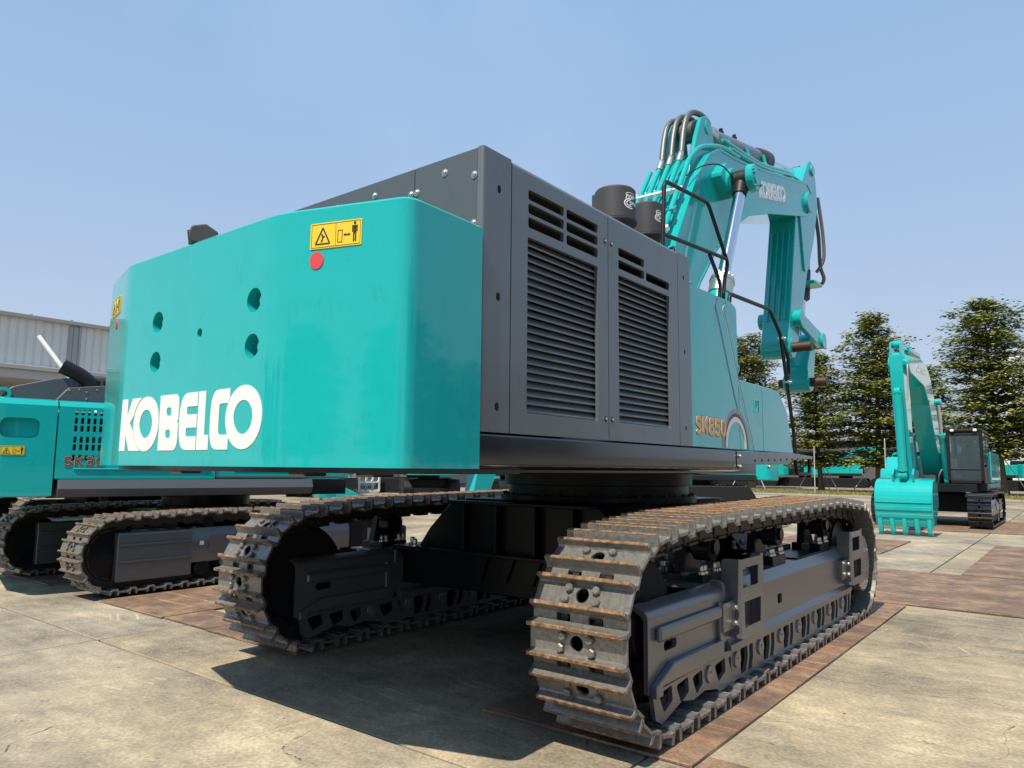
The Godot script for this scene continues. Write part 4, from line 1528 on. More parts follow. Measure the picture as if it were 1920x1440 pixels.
	for k in [0.95, 1.75, 2.55]:
		b = nb()
		b.box(a0 + ad * k - up * 0.20 + Vector3(0.13, 0, 0), Vector3(0.24, 0.07, 0.26), 0.02)
		b.tube([a0 + ad * k - up * 0.32 + Vector3(0.22, 0, 0), a0 + ad * k + up * 0.0 + Vector3(0.165, 0, 0)], 0.03, 8)
		obj("cylinder_saddle", b, mats.teal, boom)
	b = nb()
	b.tube(smooth3([a0 + ad * 0.5 + up * 0.05 + Vector3(0.26, -0.15, 0), Vector3(0.28, 6.60, -4.6), Vector3(0.28, 6.95, -6.1), Vector3(0.26, 7.02, -6.9)], 6), 0.028, 8)
	obj("line_pipe", b, mats.teal, boom)
	b = nb()
	b.tube(smooth3([a0 + ad * 0.7 + Vector3(0.31, -0.22, 0), Vector3(0.33, 6.52, -4.6), Vector3(0.33, 6.88, -6.1), Vector3(0.33, 6.95, -6.7)], 6), 0.022, 8)
	obj("line_pipe", b, mats.teal, boom)
	# steel pipes up the back of the boom, with clamps, and the looping hoses
	var px := [-0.30, -0.17, -0.04, 0.10, 0.25]
	for i in 5:
		var x: float = px[i]
		b = nb()
		var off := Vector3(0, 0.05, 0.09)
		var tp: Array = [Vector3(x, 3.2, -0.60) + off, Vector3(x, 4.48, -1.22) + off, Vector3(x, 5.20, -1.70) + off, Vector3(x, 5.62 + 0.03 * i, -2.0 - 0.015 * i) + off]
		if i == 4:
			tp.append_array([Vector3(x, 6.0, -2.40) + off, Vector3(x + 0.06, 6.22, -2.95) + off * 0.6, Vector3(x + 0.06, 6.30, -3.6) + off * 0.4])
		b.tube(fillet(tp, 0.25), 0.034, 12)
		var pipe := obj("hydraulic_pipe", b, mats.teal, boom)
		for k in 3:
			var c: Vector3 = tp[1].lerp(tp[2], [0.05, 0.45, 0.92][k])
			b = nb()
			b.box(c, Vector3(0.115, 0.075, 0.10), 0.01, Basis(Vector3.RIGHT, 0.58))
			b.hexbolt(c + Vector3(0, 0.03, 0.05), Vector3(0, 0.4, 0.9), 0.012, 0.02)
			obj("pipe_clamp", b, mats.white_paint if k != 1 else mats.teal, pipe)
		if i < 4 and i > 0:
			var e: Vector3 = tp[3]
			b = nb()
			b.cyl(e - Vector3(0, 0.03, -0.02), e + Vector3(0, 0.09, -0.05), 0.045, 0.045, 12)
			b.cyl(e + Vector3(0, 0.10, -0.05), e + Vector3(0, 0.16, -0.09), 0.038, 0.038, 6, true, true)
			obj("hose_fitting", b, mats.zinc, pipe)
			b = nb()
			var hs := smooth3([e + Vector3(0, 0.14, -0.08), e + Vector3(-0.01, 0.45, -0.17), e + Vector3(-0.01, 0.70, -0.28), e + Vector3(0.0, 0.85, -0.44), e + Vector3(0.03, 0.90, -0.66), e + Vector3(0.05, 0.86, -0.86), e + Vector3(0.04, 0.76, -0.93)], 7)
			b.tube(hs, 0.040, 14)
			obj("hose", b, mats.hose_sleeve, boom)
	b = nb()
	b.box(Vector3(0.02, 6.50, -2.96), Vector3(0.42, 0.14, 0.20), 0.02)
	obj("hose_manifold", b, mats.zinc, boom)
	b = nb()
	b.tube(smooth3([Vector3(0.30, 5.42, -1.72), Vector3(0.42, 5.62, -2.0), Vector3(0.52, 5.72, -2.35), Vector3(0.58, 5.62, -2.60)], 6), 0.009, 6)
	obj("grease_line", b, mats.black, boom)
	# arm
	b = nb()
	var ap := rounded(poly([[-7.05, 7.25], [-7.26, 7.50], [-7.44, 7.50], [-7.58, 7.30], [-7.70, 6.85], [-6.98, 5.30], [-6.42, 4.20], [-6.22, 3.78], [-6.05, 3.60], [-5.80, 3.60], [-5.72, 3.85], [-5.80, 4.10], [-6.34, 6.05], [-6.42, 6.42], [-6.62, 6.80]]), [0.1, 0.12, 0.12, 0.12, 0.15, 0.2, 0.1, 0.1, 0.1, 0.1, 0.1, 0.2, 0.2, 0.2, 0.1], 5)
	b.prism(ap, 0, -0.17, 0.30, 0.012)
	b.cyl(Vector3(-0.20, 3.765, -5.93), Vector3(0.31, 3.765, -5.93), 0.185, 0.185, 30, true, false, 0.012)
	b.cyl(Vector3(-0.34, 6.62, -6.92), Vector3(0.42, 6.62, -6.92), 0.19, 0.19, 28, true, false, 0.012)
	var arm := obj("arm", b, mats.teal, ex)
	for x in [0.31, -0.18]:
		b = nb()
		b.prism(rounded(poly([[-6.72, 6.95], [-7.20, 7.52], [-7.36, 7.60], [-7.50, 7.56], [-7.66, 7.30], [-7.74, 6.80], [-7.40, 6.05], [-6.95, 5.35], [-6.72, 5.25], [-6.55, 6.30]]), [0.1, 0.15, 0.1, 0.1, 0.12, 0.2, 0.3, 0.15, 0.2, 0.2], 6), 0, x - 0.03, x + 0.02, 0.01)
		b.cyl(Vector3(x + 0.02, 7.42, -7.42), Vector3(x + 0.05, 7.42, -7.42), 0.11, 0.10, 22)
		obj("side_plate", b, mats.teal, arm)
	for x in [-0.09, 0.01, 0.11, 0.21]:
		b = nb()
		b.prism(poly([[-6.30, 5.95], [-6.265, 5.95], [-5.79, 4.25], [-5.83, 4.25]]), 0, x - 0.012, x + 0.012, 0.003)
		obj("rib", b, mats.teal, arm)
	b = nb()
	b.cyl(Vector3(-0.27, 3.765, -5.93), Vector3(0.62, 3.765, -5.93), 0.085, 0.085, 20, true, false, 0.008)
	obj("pin", b, mats.pin_brown, arm)
	# bucket cylinder along the front of the arm
	var bc := group_part("bucket_cylinder", ex)
	var b0 := Vector3(0, 7.05, -8.05)
	var b1 := Vector3(0, 4.10, -7.46)
	var bd := (b1 - b0).normalized()
	b = nb()
	b.cyl(b0, b0 + bd * 2.05, 0.13, 0.13, 26)
	obj("barrel", b, mats.teal, bc)
	b = nb()
	b.cyl(b0 + bd * 1.5, b0 + bd * 2.12, 0.145, 0.145, 26, true, false, 0.015)
	obj("gland", b, mats.plastic_dark, bc)
	b = nb()
	b.cyl(b0 + bd * 2.1, b1, 0.07, 0.07, 22)
	obj("rod", b, mats.chrome, bc)
	b = nb()
	b.tube(smooth3([Vector3(0.22, 7.0, -7.85), Vector3(0.25, 6.3, -8.02), Vector3(0.26, 5.7, -8.02), Vector3(0.30, 5.45, -8.10), Vector3(0.22, 5.35, -8.16), Vector3(0.1, 5.40, -8.0)], 6), 0.035, 10)
	obj("hose", b, mats.hose_sleeve, bc)
	b = nb()
	b.tube(smooth3([Vector3(0.32, 7.0, -7.80), Vector3(0.35, 6.3, -7.95), Vector3(0.34, 5.8, -7.98), Vector3(0.20, 5.55, -7.95)], 6), 0.032, 10)
	obj("hose", b, mats.hose_sleeve, bc)
	b = nb()
	b.box(Vector3(0.2, 5.22, -7.55), Vector3(0.30, 0.07, 0.45), 0.015)
	obj("cylinder_saddle", b, mats.teal, arm)
	# links at the arm's foot
	for x in [0.36, -0.24]:
		b = nb()
		var l0 := Vector2(-6.12, 4.30)
		var l1 := Vector2(-7.40, 4.08)
		var lp := PackedVector2Array()
		for i in 13:
			var a := PI * i / 12.0
			lp.append(l0 + Vector2(cos(a - PI / 2 + 0.17), sin(a - PI / 2 + 0.17)) * 0.125)
		for i in 13:
			var a := PI * i / 12.0
			lp.append(l1 + Vector2(cos(a + PI / 2 + 0.17), sin(a + PI / 2 + 0.17)) * 0.14)
		b.prism(lp, 0, x - 0.045, x + 0.045, 0.01)
		b.cyl(Vector3(x - 0.07, 4.30, -6.12), Vector3(x + 0.07, 4.30, -6.12), 0.145, 0.145, 24, true, false, 0.01)
		b.cyl(Vector3(x - 0.06, 4.08, -7.40), Vector3(x + 0.085, 4.08, -7.40), 0.15, 0.15, 24, true, false, 0.01)
		obj("guide_link", b, mats.teal, ex)
	b = nb()
	b.prism(rounded(poly([[-7.25, 4.10], [-7.52, 4.10], [-7.25, 3.25], [-6.92, 3.25], [-6.90, 3.55]]), [0.1, 0.1, 0.1, 0.05, 0.2], 4), 0, -0.15, 0.26, 0.012)
	b.cyl(Vector3(-0.19, 3.28, -7.06), Vector3(0.27, 3.28, -7.06), 0.175, 0.175, 28, true, false, 0.012)
	b.cyl(Vector3(-0.20, 4.08, -7.40), Vector3(0.30, 4.08, -7.40), 0.15, 0.15, 24)
	var bl := obj("bucket_link", b, mats.teal, ex)
	b = nb()
	b.cyl(Vector3(-0.30, 3.28, -7.06), Vector3(0.55, 3.28, -7.06), 0.085, 0.085, 20, true, false, 0.008)
	obj("pin", b, mats.pin_brown, bl)

func reversed2(p: PackedVector2Array) -> PackedVector2Array:
	var q := p.duplicate()
	q.reverse()
	return q

func arr2(p: PackedVector2Array) -> Array:
	var r := []
	for q in p:
		r.append([q.x, q.y])
	r.append([p[0].x, p[0].y])
	return r

# ---------------------------------------------------------------- light and camera
func make_view() -> void:
	var cam := Camera3D.new()
	cam.name = "camera"
	add_child(cam)
	cam.transform = Transform3D(Basis(Vector3(0.789037, 0.009535, -0.614272), Vector3(0.063588, 0.993242, 0.097096), Vector3(0.611046, -0.115673, 0.783098)).orthonormalized(), Vector3(4.0655, 1.66, 6.70))
	cam.fov = 55.75
	cam.near = 0.05
	cam.far = 4000.0
	cam.current = true
	var env := Environment.new()
	var sm := ProceduralSkyMaterial.new()
	sm.sky_top_color = Color(0.480, 0.600, 0.745)
	sm.sky_horizon_color = Color(0.680, 0.716, 0.760)
	sm.sky_curve = 0.19
	sm.ground_horizon_color = Color(0.62, 0.60, 0.55)
	sm.ground_bottom_color = Color(0.50, 0.46, 0.39)
	sm.sun_angle_max = 25.0
	# thin high haze, a little denser in patches all round
	var hn := FastNoiseLite.new()
	hn.seed = 4
	hn.frequency = 0.006
	hn.fractal_octaves = 4
	var him := hn.get_seamless_image(1024, 512, false, false, 0.1, true)
	him.convert(Image.FORMAT_L8)
	var hd := him.get_data()
	var cov := PackedByteArray()
	cov.resize(1024 * 512 * 4)
	for i in 1024 * 512:
		cov[i * 4] = 255
		cov[i * 4 + 1] = 255
		cov[i * 4 + 2] = 250
		cov[i * 4 + 3] = clampi(int((hd[i] - 120) * 0.09), 0, 14)
	sm.sky_cover = ImageTexture.create_from_image(Image.create_from_data(1024, 512, false, Image.FORMAT_RGBA8, cov))
	var sky := Sky.new()
	sky.sky_material = sm
	env.background_mode = Environment.BG_SKY
	env.sky = sky
	env.background_energy_multiplier = 1.0
	env.ambient_light_source = Environment.AMBIENT_SOURCE_SKY
	env.tonemap_mode = Environment.TONE_MAPPER_LINEAR
	env.tonemap_exposure = 1.5
	env.sdfgi_enabled = true
	env.ssao_enabled = true
	env.ssil_enabled = true
	var we := WorldEnvironment.new()
	we.name = "world_environment"
	we.environment = env
	add_child(we)
	var sun := DirectionalLight3D.new()
	sun.name = "sun"
	add_child(sun)
	sun.look_at_from_position(Vector3(0.8, 16.6, 10.2), Vector3.ZERO, Vector3.UP)
	sun.light_color = Color(1.0, 0.955, 0.88)
	sun.light_energy = 1.25
	sun.light_angular_distance = 0.5
	sun.shadow_enabled = true

# ---------------------------------------------------------------- ground
func make_ground() -> void:
	var b := nb()
	b.quad(Vector3(-1500, -0.05, 1500), Vector3(1500, -0.05, 1500), Vector3(1500, -0.05, -1500), Vector3(-1500, -0.05, -1500), Vector3.UP)
	var gr := obj("ground", b, mats.joint_dark, self)
	gr.set_meta("kind", "structure")
	tag(gr, "concrete yard of large square slabs with dark joints", "ground")
	# slabs of the yard, each its own piece
	var rng := RandomNumberGenerator.new()
	rng.seed = 11
	var m := []
	for i in 4:
		var s := nb()
		s.box(Vector3(0, -0.04, 0), Vector3(5.376, 0.08, 5.326), 0.008)
		m.append(s.add_to(ArrayMesh.new(), mats["concrete_%d" % i]))
	for ix in range(-8, 4):
		for iz in range(-3, 9):
			var o := obj("slab", m[rng.randi() % 4], null, gr)
			o.position = Vector3(1.96 + 5.4 * (ix + 0.5), rng.randf_range(-0.0015, 0.0015), 3.47 - 5.35 * (iz + 0.5))
	var far := nb()
	far.box(Vector3(30.0, -0.045, -15.0), Vector3(16.4, 0.08, 80.0))
	far.box(Vector3(-54.0, -0.045, -15.0), Vector3(25.0, 0.08, 80.0))
	var ff := obj("far_paving", far, mats.concrete_0, self)
	ff.set_meta("kind", "structure")
	tag(ff, "plain concrete paving beyond the slabs of the yard", "ground")
	# verge of dry grass with a kerb, then the road behind it
	var kb := nb()
	var z0 := -44.9
	for i in 60:
		kb.box(Vector3(-58.0 + i * 1.5, 0.06, z0), Vector3(1.488, 0.14, 0.16), 0.015)
	var k := obj("kerb", kb, mats.kerb, self)
	k.set_meta("kind", "structure")
	tag(k, "low pale concrete kerb along the edge of the grass verge", "kerb")
	var v := nb()
	v.box(Vector3(-12, 0.02, -51.5), Vector3(120, 0.16, 13.0))
	var gv := obj("grass_verge", v, mats.grass_soil, self)
	gv.set_meta("kind", "structure")
	tag(gv, "strip of dry grass and soil where the trees stand", "verge")
	var bl := nb()
	for i in 26000:
		var p := Vector3(rng.randf_range(-40, 12), 0.10, rng.randf_range(-57.9, -45.2))
		var hgt := rng.randf_range(0.04, 0.14)
		var a := rng.randf() * TAU
		var w := Vector3(cos(a), 0, sin(a)) * 0.022
		var lean := Vector3(rng.randf_range(-0.06, 0.06), hgt, rng.randf_range(-0.06, 0.06))
		bl.tri(p - w, p + w, p + lean, Vector3(sin(a), 0.5, -cos(a)))
		var g := rng.randf()
		var c := Color(0.10 + 0.20 * g, 0.12 + 0.13 * g, 0.03 + 0.06 * g)
		for q in 3:
			bl.cols.append(c)
	var go := obj("grass", bl, mats.grass_blade, self)
	go.set_meta("kind", "stuff")
	tag(go, "short dry grass blades on the verge under the trees", "grass")
	var rd := nb()
	rd.box(Vector3(-12, -0.02, -63.0), Vector3(140, 0.08, 10.0))
	rd.box(Vector3(-12, -0.02, -95.0), Vector3(160, 0.07, 54.0))
	var ro := obj("road", rd, mats.concrete_1, self)
	ro.set_meta("kind", "structure")
	tag(ro, "pale road and yard behind the grass verge", "road")

func steel_plate(x0: float, z0: float, x1: float, z1: float, dull: bool, label: String, y := 0.0, rot := 0.0) -> void:
	var b := nb()
	b.box(Vector3.ZERO, Vector3(abs(x1 - x0), 0.02, abs(z1 - z0)), 0.003)
	var o := MeshInstance3D.new()
	o.name = numbered("steel_plate")
	o.mesh = b.add_to(ArrayMesh.new(), mats.plate_rust)
	add_child(o)
	o.position = Vector3((x0 + x1) / 2, 0.0135 + y, (z0 + z1) / 2)
	o.rotation.y = rot
	tag(o, label, "steel plate", "steel plates laid on the yard")

func make_plates() -> void:
	steel_plate(0.715, 2.70, 2.245, -3.62, false, "rust brown steel plate lying under the huge excavator's lit track")
	steel_plate(-3.00, 2.62, -1.50, -3.60, false, "rust brown steel plate under the huge excavator's shaded track")
	steel_plate(2.27, 2.52, 3.80, 5.10, false, "rust brown steel plate beside the end of the lit track's plate")
	steel_plate(-5.45, 2.62, -3.92, -3.6, false, "scuffed orange brown steel plate between the two big excavators' tracks")
	steel_plate(-3.88, 2.60, -3.03, 2.05, false, "short piece of brown steel plate in front of the shaded track")
	steel_plate(-9.9, 2.55, -7.2, -3.6, true, "brown steel plate under the far track of the excavator with the exhaust pipe")
	steel_plate(-1.2, -3.72, 7.4, -7.20, true, "wide dull brown steel plate lying across the front of the lit track")
	steel_plate(2.42, -7.32, 6.2, -13.40, true, "dull brown steel plate lying alone on the slabs beyond the wide plate")
	steel_plate(-1.9, -9.78, 0.74, -13.2, false, "brown steel plate between the toothed bucket and the lit track")
	steel_plate(-3.2, -17.5, 3.5, -23.6, true, "large brown steel plate under the excavator that has its bucket down")
	steel_plate(-3.0, -9.9, -6.6, -16.0, true, "brown steel plate lying behind the huge excavator's undercarriage")

# ---------------------------------------------------------------- buildings
func make_buildings() -> void:
	var w := thing("warehouse", "long pale corrugated warehouse with open bays under a canopy band", "warehouse", Vector3(-38.0, 0, -6.0))
	var b := nb()
	# trapezoidal sheet: profile in (z, x) extruded upwards
	var z := 22.0
	var prof := PackedVector2Array()
	while z > -58.0:
		for q in [[0.0, 0.0], [0.06, 0.0], [0.10, 0.06], [0.36, 0.06], [0.40, 0.0]]:
			prof.append(Vector2(q[1], z - q[0]))
		z -= 0.40
	prof.append(Vector2(-0.06, z))
	prof.append(Vector2(-0.06, 22.0))
	b.prism(prof, 1, 6.62, 9.02)
	obj("wall", b, mats.cladding, w)
	b = nb()
	b.box(Vector3(0.12, 9.12, -18), Vector3(0.45, 0.20, 80.4), 0.02)
	var rf := obj("roof_gutter", b, mats.trim_grey, w)
	b = nb()
	b.prism(poly([[0.3, 9.20], [-22, 10.6], [-22, 10.4], [0.3, 9.02]]), 2, -58.2, 22.2)
	obj("roof", b, mats.roof_grey, w)
	for i in 34:
		b = nb()
		b.box(Vector3(0.15, 9.25, 20.0 - 1.9 * i), Vector3(0.3, 0.06, 0.14), 0.01)
		obj("ridge_clip", b, mats.trim_grey, rf)
	b = nb()
	b.box(Vector3(0.22, 6.50, -18), Vector3(0.50, 0.22, 80.4), 0.02)
	b.box(Vector3(0.14, 6.16, -18), Vector3(0.30, 0.46, 80.4), 0.02)
	obj("canopy_band", b, mats.trim_pale, w)
	for zz in [10.0, -2.9, -15.0, -27.0, -39.0, -51.0]:
		b = nb()
		b.cyl(Vector3(0.14, 6.6, zz), Vector3(0.14, 8.95, zz), 0.07, 0.07, 10)
		b.cyl(Vector3(0.14, 6.6, zz - 0.42), Vector3(0.14, 8.95, zz - 0.42), 0.07, 0.07, 10)
		b.box(Vector3(0.10, 7.8, zz - 0.21), Vector3(0.12, 2.3, 0.25))
		obj("downpipe", b, mats.trim_grey, w)
		b = nb()
		b.box(Vector3(0.0, 3.0, zz - 0.2), Vector3(0.4, 6.0, 0.5), 0.02)
		obj("column", b, mats.trim_grey, w)
	b = nb()
	b.box(Vector3(-9.0, 3.0, -18), Vector3(0.2, 6.0, 80))
	b.box(Vector3(-4.5, 6.05, -18), Vector3(9.0, 0.1, 80))
	obj("back_wall", b, mats.cladding, w)
	b = nb()
	b.box(Vector3(-22.0, 5.0, -18), Vector3(0.3, 10.3, 80))
	b.box(Vector3(-11.0, 5.0, 22.0), Vector3(22, 9.6, 0.3))
	b.box(Vector3(-11.0, 5.0, -58.0), Vector3(22, 9.6, 0.3))
	obj("end_wall", b, mats.cladding, w)
	# white pole leaning up between the machines
	b = nb()
	b.tube([Vector3(0, 0, 0), Vector3(-3.10, 5.80, 3.28)], 0.075, 12)
	var p := obj("white_pole", b, mats.white_paint, self)
	p.position = Vector3(-19.75, 0.06, -5.61)
	tag(p, "long white pole leaning at a slant behind the exhaust pipe", "pole")
	# white block far behind the tall tree, low grey hall between the trees
	var wb := thing("white_building", "tall plain white building far behind the large tree", "building", Vector3(-0.5, 0, -150.0))
	b = nb()
	b.box(Vector3(9.5, 10.8, 0), Vector3(30, 21.6, 20), 0.1)
	obj("wall", b, mats.wall_white, wb)
	b = nb()
	b.box(Vector3(9.5, 21.9, 0), Vector3(30.6, 0.6, 20.6), 0.1)
	obj("roof", b, mats.trim_pale, wb)
	var gh := thing("low_hall", "low grey hall with a pale roof edge seen between the trees", "building", Vector3(-42.0, 0, -140.0))
	b = nb()
	b.box(Vector3(0, 3.6, 0), Vector3(60, 7.2, 16))
	obj("wall", b, mats.wall_dark, gh)
	b = nb()
	b.box(Vector3(0, 7.5, 0.2), Vector3(61, 1.1, 17), 0.05)
	obj("roof", b, mats.roof_grey, gh)

# ---------------------------------------------------------------- trees
func make_tree(at: Vector3, h: float, rad: float, low: float, seed_: int, label: String, lean := 0.0) -> void:
	var rng := RandomNumberGenerator.new()
	rng.seed = seed_
	var t := thing("tree", label, "tree", at, 0.0, "trees on the verge")
	var b := nb()
	var bend := [rng.randf_range(-0.25, 0.25), rng.randf_range(-0.25, 0.25)]
	var axis := func(y: float) -> Vector3:
		var u: float = y / h
		return Vector3(bend[0] * sin(u * 3.0) + lean * u * u, y, bend[1] * sin(u * 2.4))
	var tr := h * 0.017
	for i in 14:
		var y0 := h * 0.97 * i / 14.0
		var y1 := h * 0.97 * (i + 1) / 14.0
		var r0: float = tr * pow(1.0 - float(i) / 14.0, 0.8) * (1.45 if i == 0 else 1.0) + 0.02
		var r1: float = tr * pow(1.0 - float(i + 1) / 14.0, 0.8) + 0.02
		b.cyl(axis.call(y0), axis.call(y1), r0, r1, 10, false)
	var c := nb()
	var y := low
	var tiers := []
	while y < h * 0.985:
		tiers.append(y)
		y += rng.randf_range(0.48, 0.82)
	for ty in tiers:
		var u: float = (ty - low) / (h - low)
		var env: float = rad * (0.72 + 0.28 * smoothstep(0.0, 0.20, u)) * pow(1.0 - pow(u, 3.6), 0.72) + 0.30
		env *= rng.randf_range(0.80, 1.08)
		var nb_ := int(lerp(10.0, 6.0, u))
		var ph := rng.randf() * TAU
		for k in nb_:
			var a: float = ph + TAU * k / nb_ + rng.randf_range(-0.3, 0.3)
			var l: float = env * rng.randf_range(0.70, 1.18)
			if rng.randf() < 0.16:
				l *= 0.5
			var root: Vector3 = axis.call(ty)
			var dir := Vector3(cos(a), 0, sin(a))
			var rise: float = lerp(0.10, 0.55, u) * l
			var mid := root + dir * l * 0.5 + Vector3(0, rise * 0.7, 0)
			var tipv := root + dir * l + Vector3(0, rise * 0.75 + rng.randf_range(-0.15, 0.1), 0)
			var br: float = 0.018 + 0.05 * (1.0 - u)
			b.cyl(root, mid, br, br * 0.6, 5, false)
			b.cyl(mid, tipv, br * 0.6, 0.012, 5, false)
			# sprays of leaves along the outer two thirds, lying in flat layers
			var clumps := int(clamp(l * 6.0, 5, 20))
			for q in clumps:
				var s := rng.randf_range(0.22, 1.05)
				var base := root.lerp(mid, min(1.0, s * 2.0)) if s < 0.5 else mid.lerp(tipv, (s - 0.5) * 2.0)
				var side := Vector3(-dir.z, 0, dir.x)
				var cpos := base + side * rng.randfn(0.0, 0.42) * l * 0.5 * s + Vector3(0, rng.randf_range(-0.05, 0.22), 0)
				var tone := rng.randf()
				for j in 12:
					var lp := cpos + Vector3(rng.randfn(0, 0.28), rng.randfn(0, 0.15), rng.randfn(0, 0.28))
					var la := rng.randf() * TAU
					var ld := Vector3(cos(la), rng.randf_range(-0.40, 0.22), sin(la)).normalized()
					var lw := ld.cross(Vector3(rng.randf_range(-0.4, 0.4), 1, rng.randf_range(-0.4, 0.4) + 0.2)).normalized()
					var ll := rng.randf_range(0.24, 0.42)
					var ww := ll * 0.34
					var nn := lw.cross(ld)
					if nn.y < 0:
						nn = -nn
					var p0 := lp
					var p1 := lp + ld * ll * 0.55 + lw * ww
					var p2 := lp + ld * ll
					var p3 := lp + ld * ll * 0.55 - lw * ww
					c.tri(p0, p1, p2, nn)
					c.tri(p0, p2, p3, nn)
					var g: float = clamp(tone * 0.75 + rng.randf() * 0.4, 0.0, 1.15)
					var col := Color(0.125 + 0.165 * g, 0.158 + 0.150 * g, 0.036 + 0.042 * g)
					if rng.randf() < 0.03:
						col = Color(0.19, 0.14, 0.045)
					for z in 6:
						c.cols.append(col)
	obj("trunk", b, mats.bark, t)
	obj("crown", c, mats.leaf, t)
	# guy poles
	if rad > 2.2:
		for k in 3:
			var a := 0.6 + TAU * k / 3
			b = nb()
			b.tube([Vector3(cos(a) * 1.9, -0.02, sin(a) * 1.9), axis.call(2.9) + Vector3(cos(a), 0, sin(a)) * 0.1], 0.035, 8)
			obj("prop", b, mats.trim_pale, t)

# trees behind the photographer, mirrored in the glossy counterweight
func make_trees_behind() -> void:
	var src: Node3D = get_node("tree")
	var rng := RandomNumberGenerator.new()
	rng.seed = 5
	for i in 11:
		var t: Node3D = src.duplicate()
		t.name = numbered("tree")
		add_child(t)
		t.position = Vector3(-62.0 + i * 11.0 + rng.randf_range(-2, 2), 0.0, 62.0 + rng.randf_range(-5, 5))
		t.rotation.y = rng.randf() * TAU
		var k := rng.randf_range(0.75, 1.05)
		t.scale = Vector3(1.5, 1.0, 1.5) * k
		tag(t, "tree of the row behind the photographer, mirrored in the counterweight", "tree", "trees behind the photographer")
	for i in 9:
		var t: Node3D = src.duplicate()
		t.name = numbered("tree")
		add_child(t)
		t.position = Vector3(40.0 + rng.randf_range(-3, 3), 0.0, 16.0 - i * 9.0 + rng.randf_range(-2, 2))
		t.rotation.y = rng.randf() * TAU
		t.scale = Vector3(1.4, 1.0, 1.4) * rng.randf_range(0.75, 1.0)
		tag(t, "tree of the row beside the yard, mirrored in the side panels", "tree", "trees beside the yard")

func make_trees() -> void:
	make_tree(Vector3(-0.31, 0.08, -56.0), 14.0, 3.3, 2.7, 101, "largest tree, bushy green, standing behind the excavator with the bucket", -0.5)
	make_tree(Vector3(-8.5, 0.08, -56.0), 13.9, 3.0, 2.1, 102, "tall full tree beside the upright arm of the bucket excavator")
	make_tree(Vector3(-13.0, 0.08, -57.0), 11.3, 2.7, 2.1, 103, "tree standing under the links of the huge excavator's arm")
	make_tree(Vector3(-6.9, 0.08, -70.0), 11.5, 2.4, 2.6, 104, "slim tree partly hidden behind the bucket excavator's boom")
	make_tree(Vector3(-20.6, 0.08, -62.0), 14.5, 3.0, 3.0, 105, "tree showing above the huge excavator's tool boxes")
	make_tree(Vector3(3.2, 0.08, -57.0), 10.0, 2.6, 2.4, 106, "tree at the end of the verge past the largest tree")
	# thin lamp and stake posts in front of the trees
	for p in [[Vector3(-11.6, 0.05, -50.0), 3.4, "thin grey stake standing on the verge between the tall full tree and the gapped one"], [Vector3(-6.9, 0.05, -50.5), 4.0, "thin grey stake standing on the verge behind the raised arm with the bucket"]]:
		var b := nb()
		b.tube([Vector3.ZERO, Vector3(0.05, p[1], 0)], 0.04, 8)
		var o := MeshInstance3D.new()
		o.name = numbered("stake")
		o.mesh = b.add_to(ArrayMesh.new(), mats.trim_pale)
		add_child(o)
		o.position = p[0]
		tag(o, p[2], "stake")

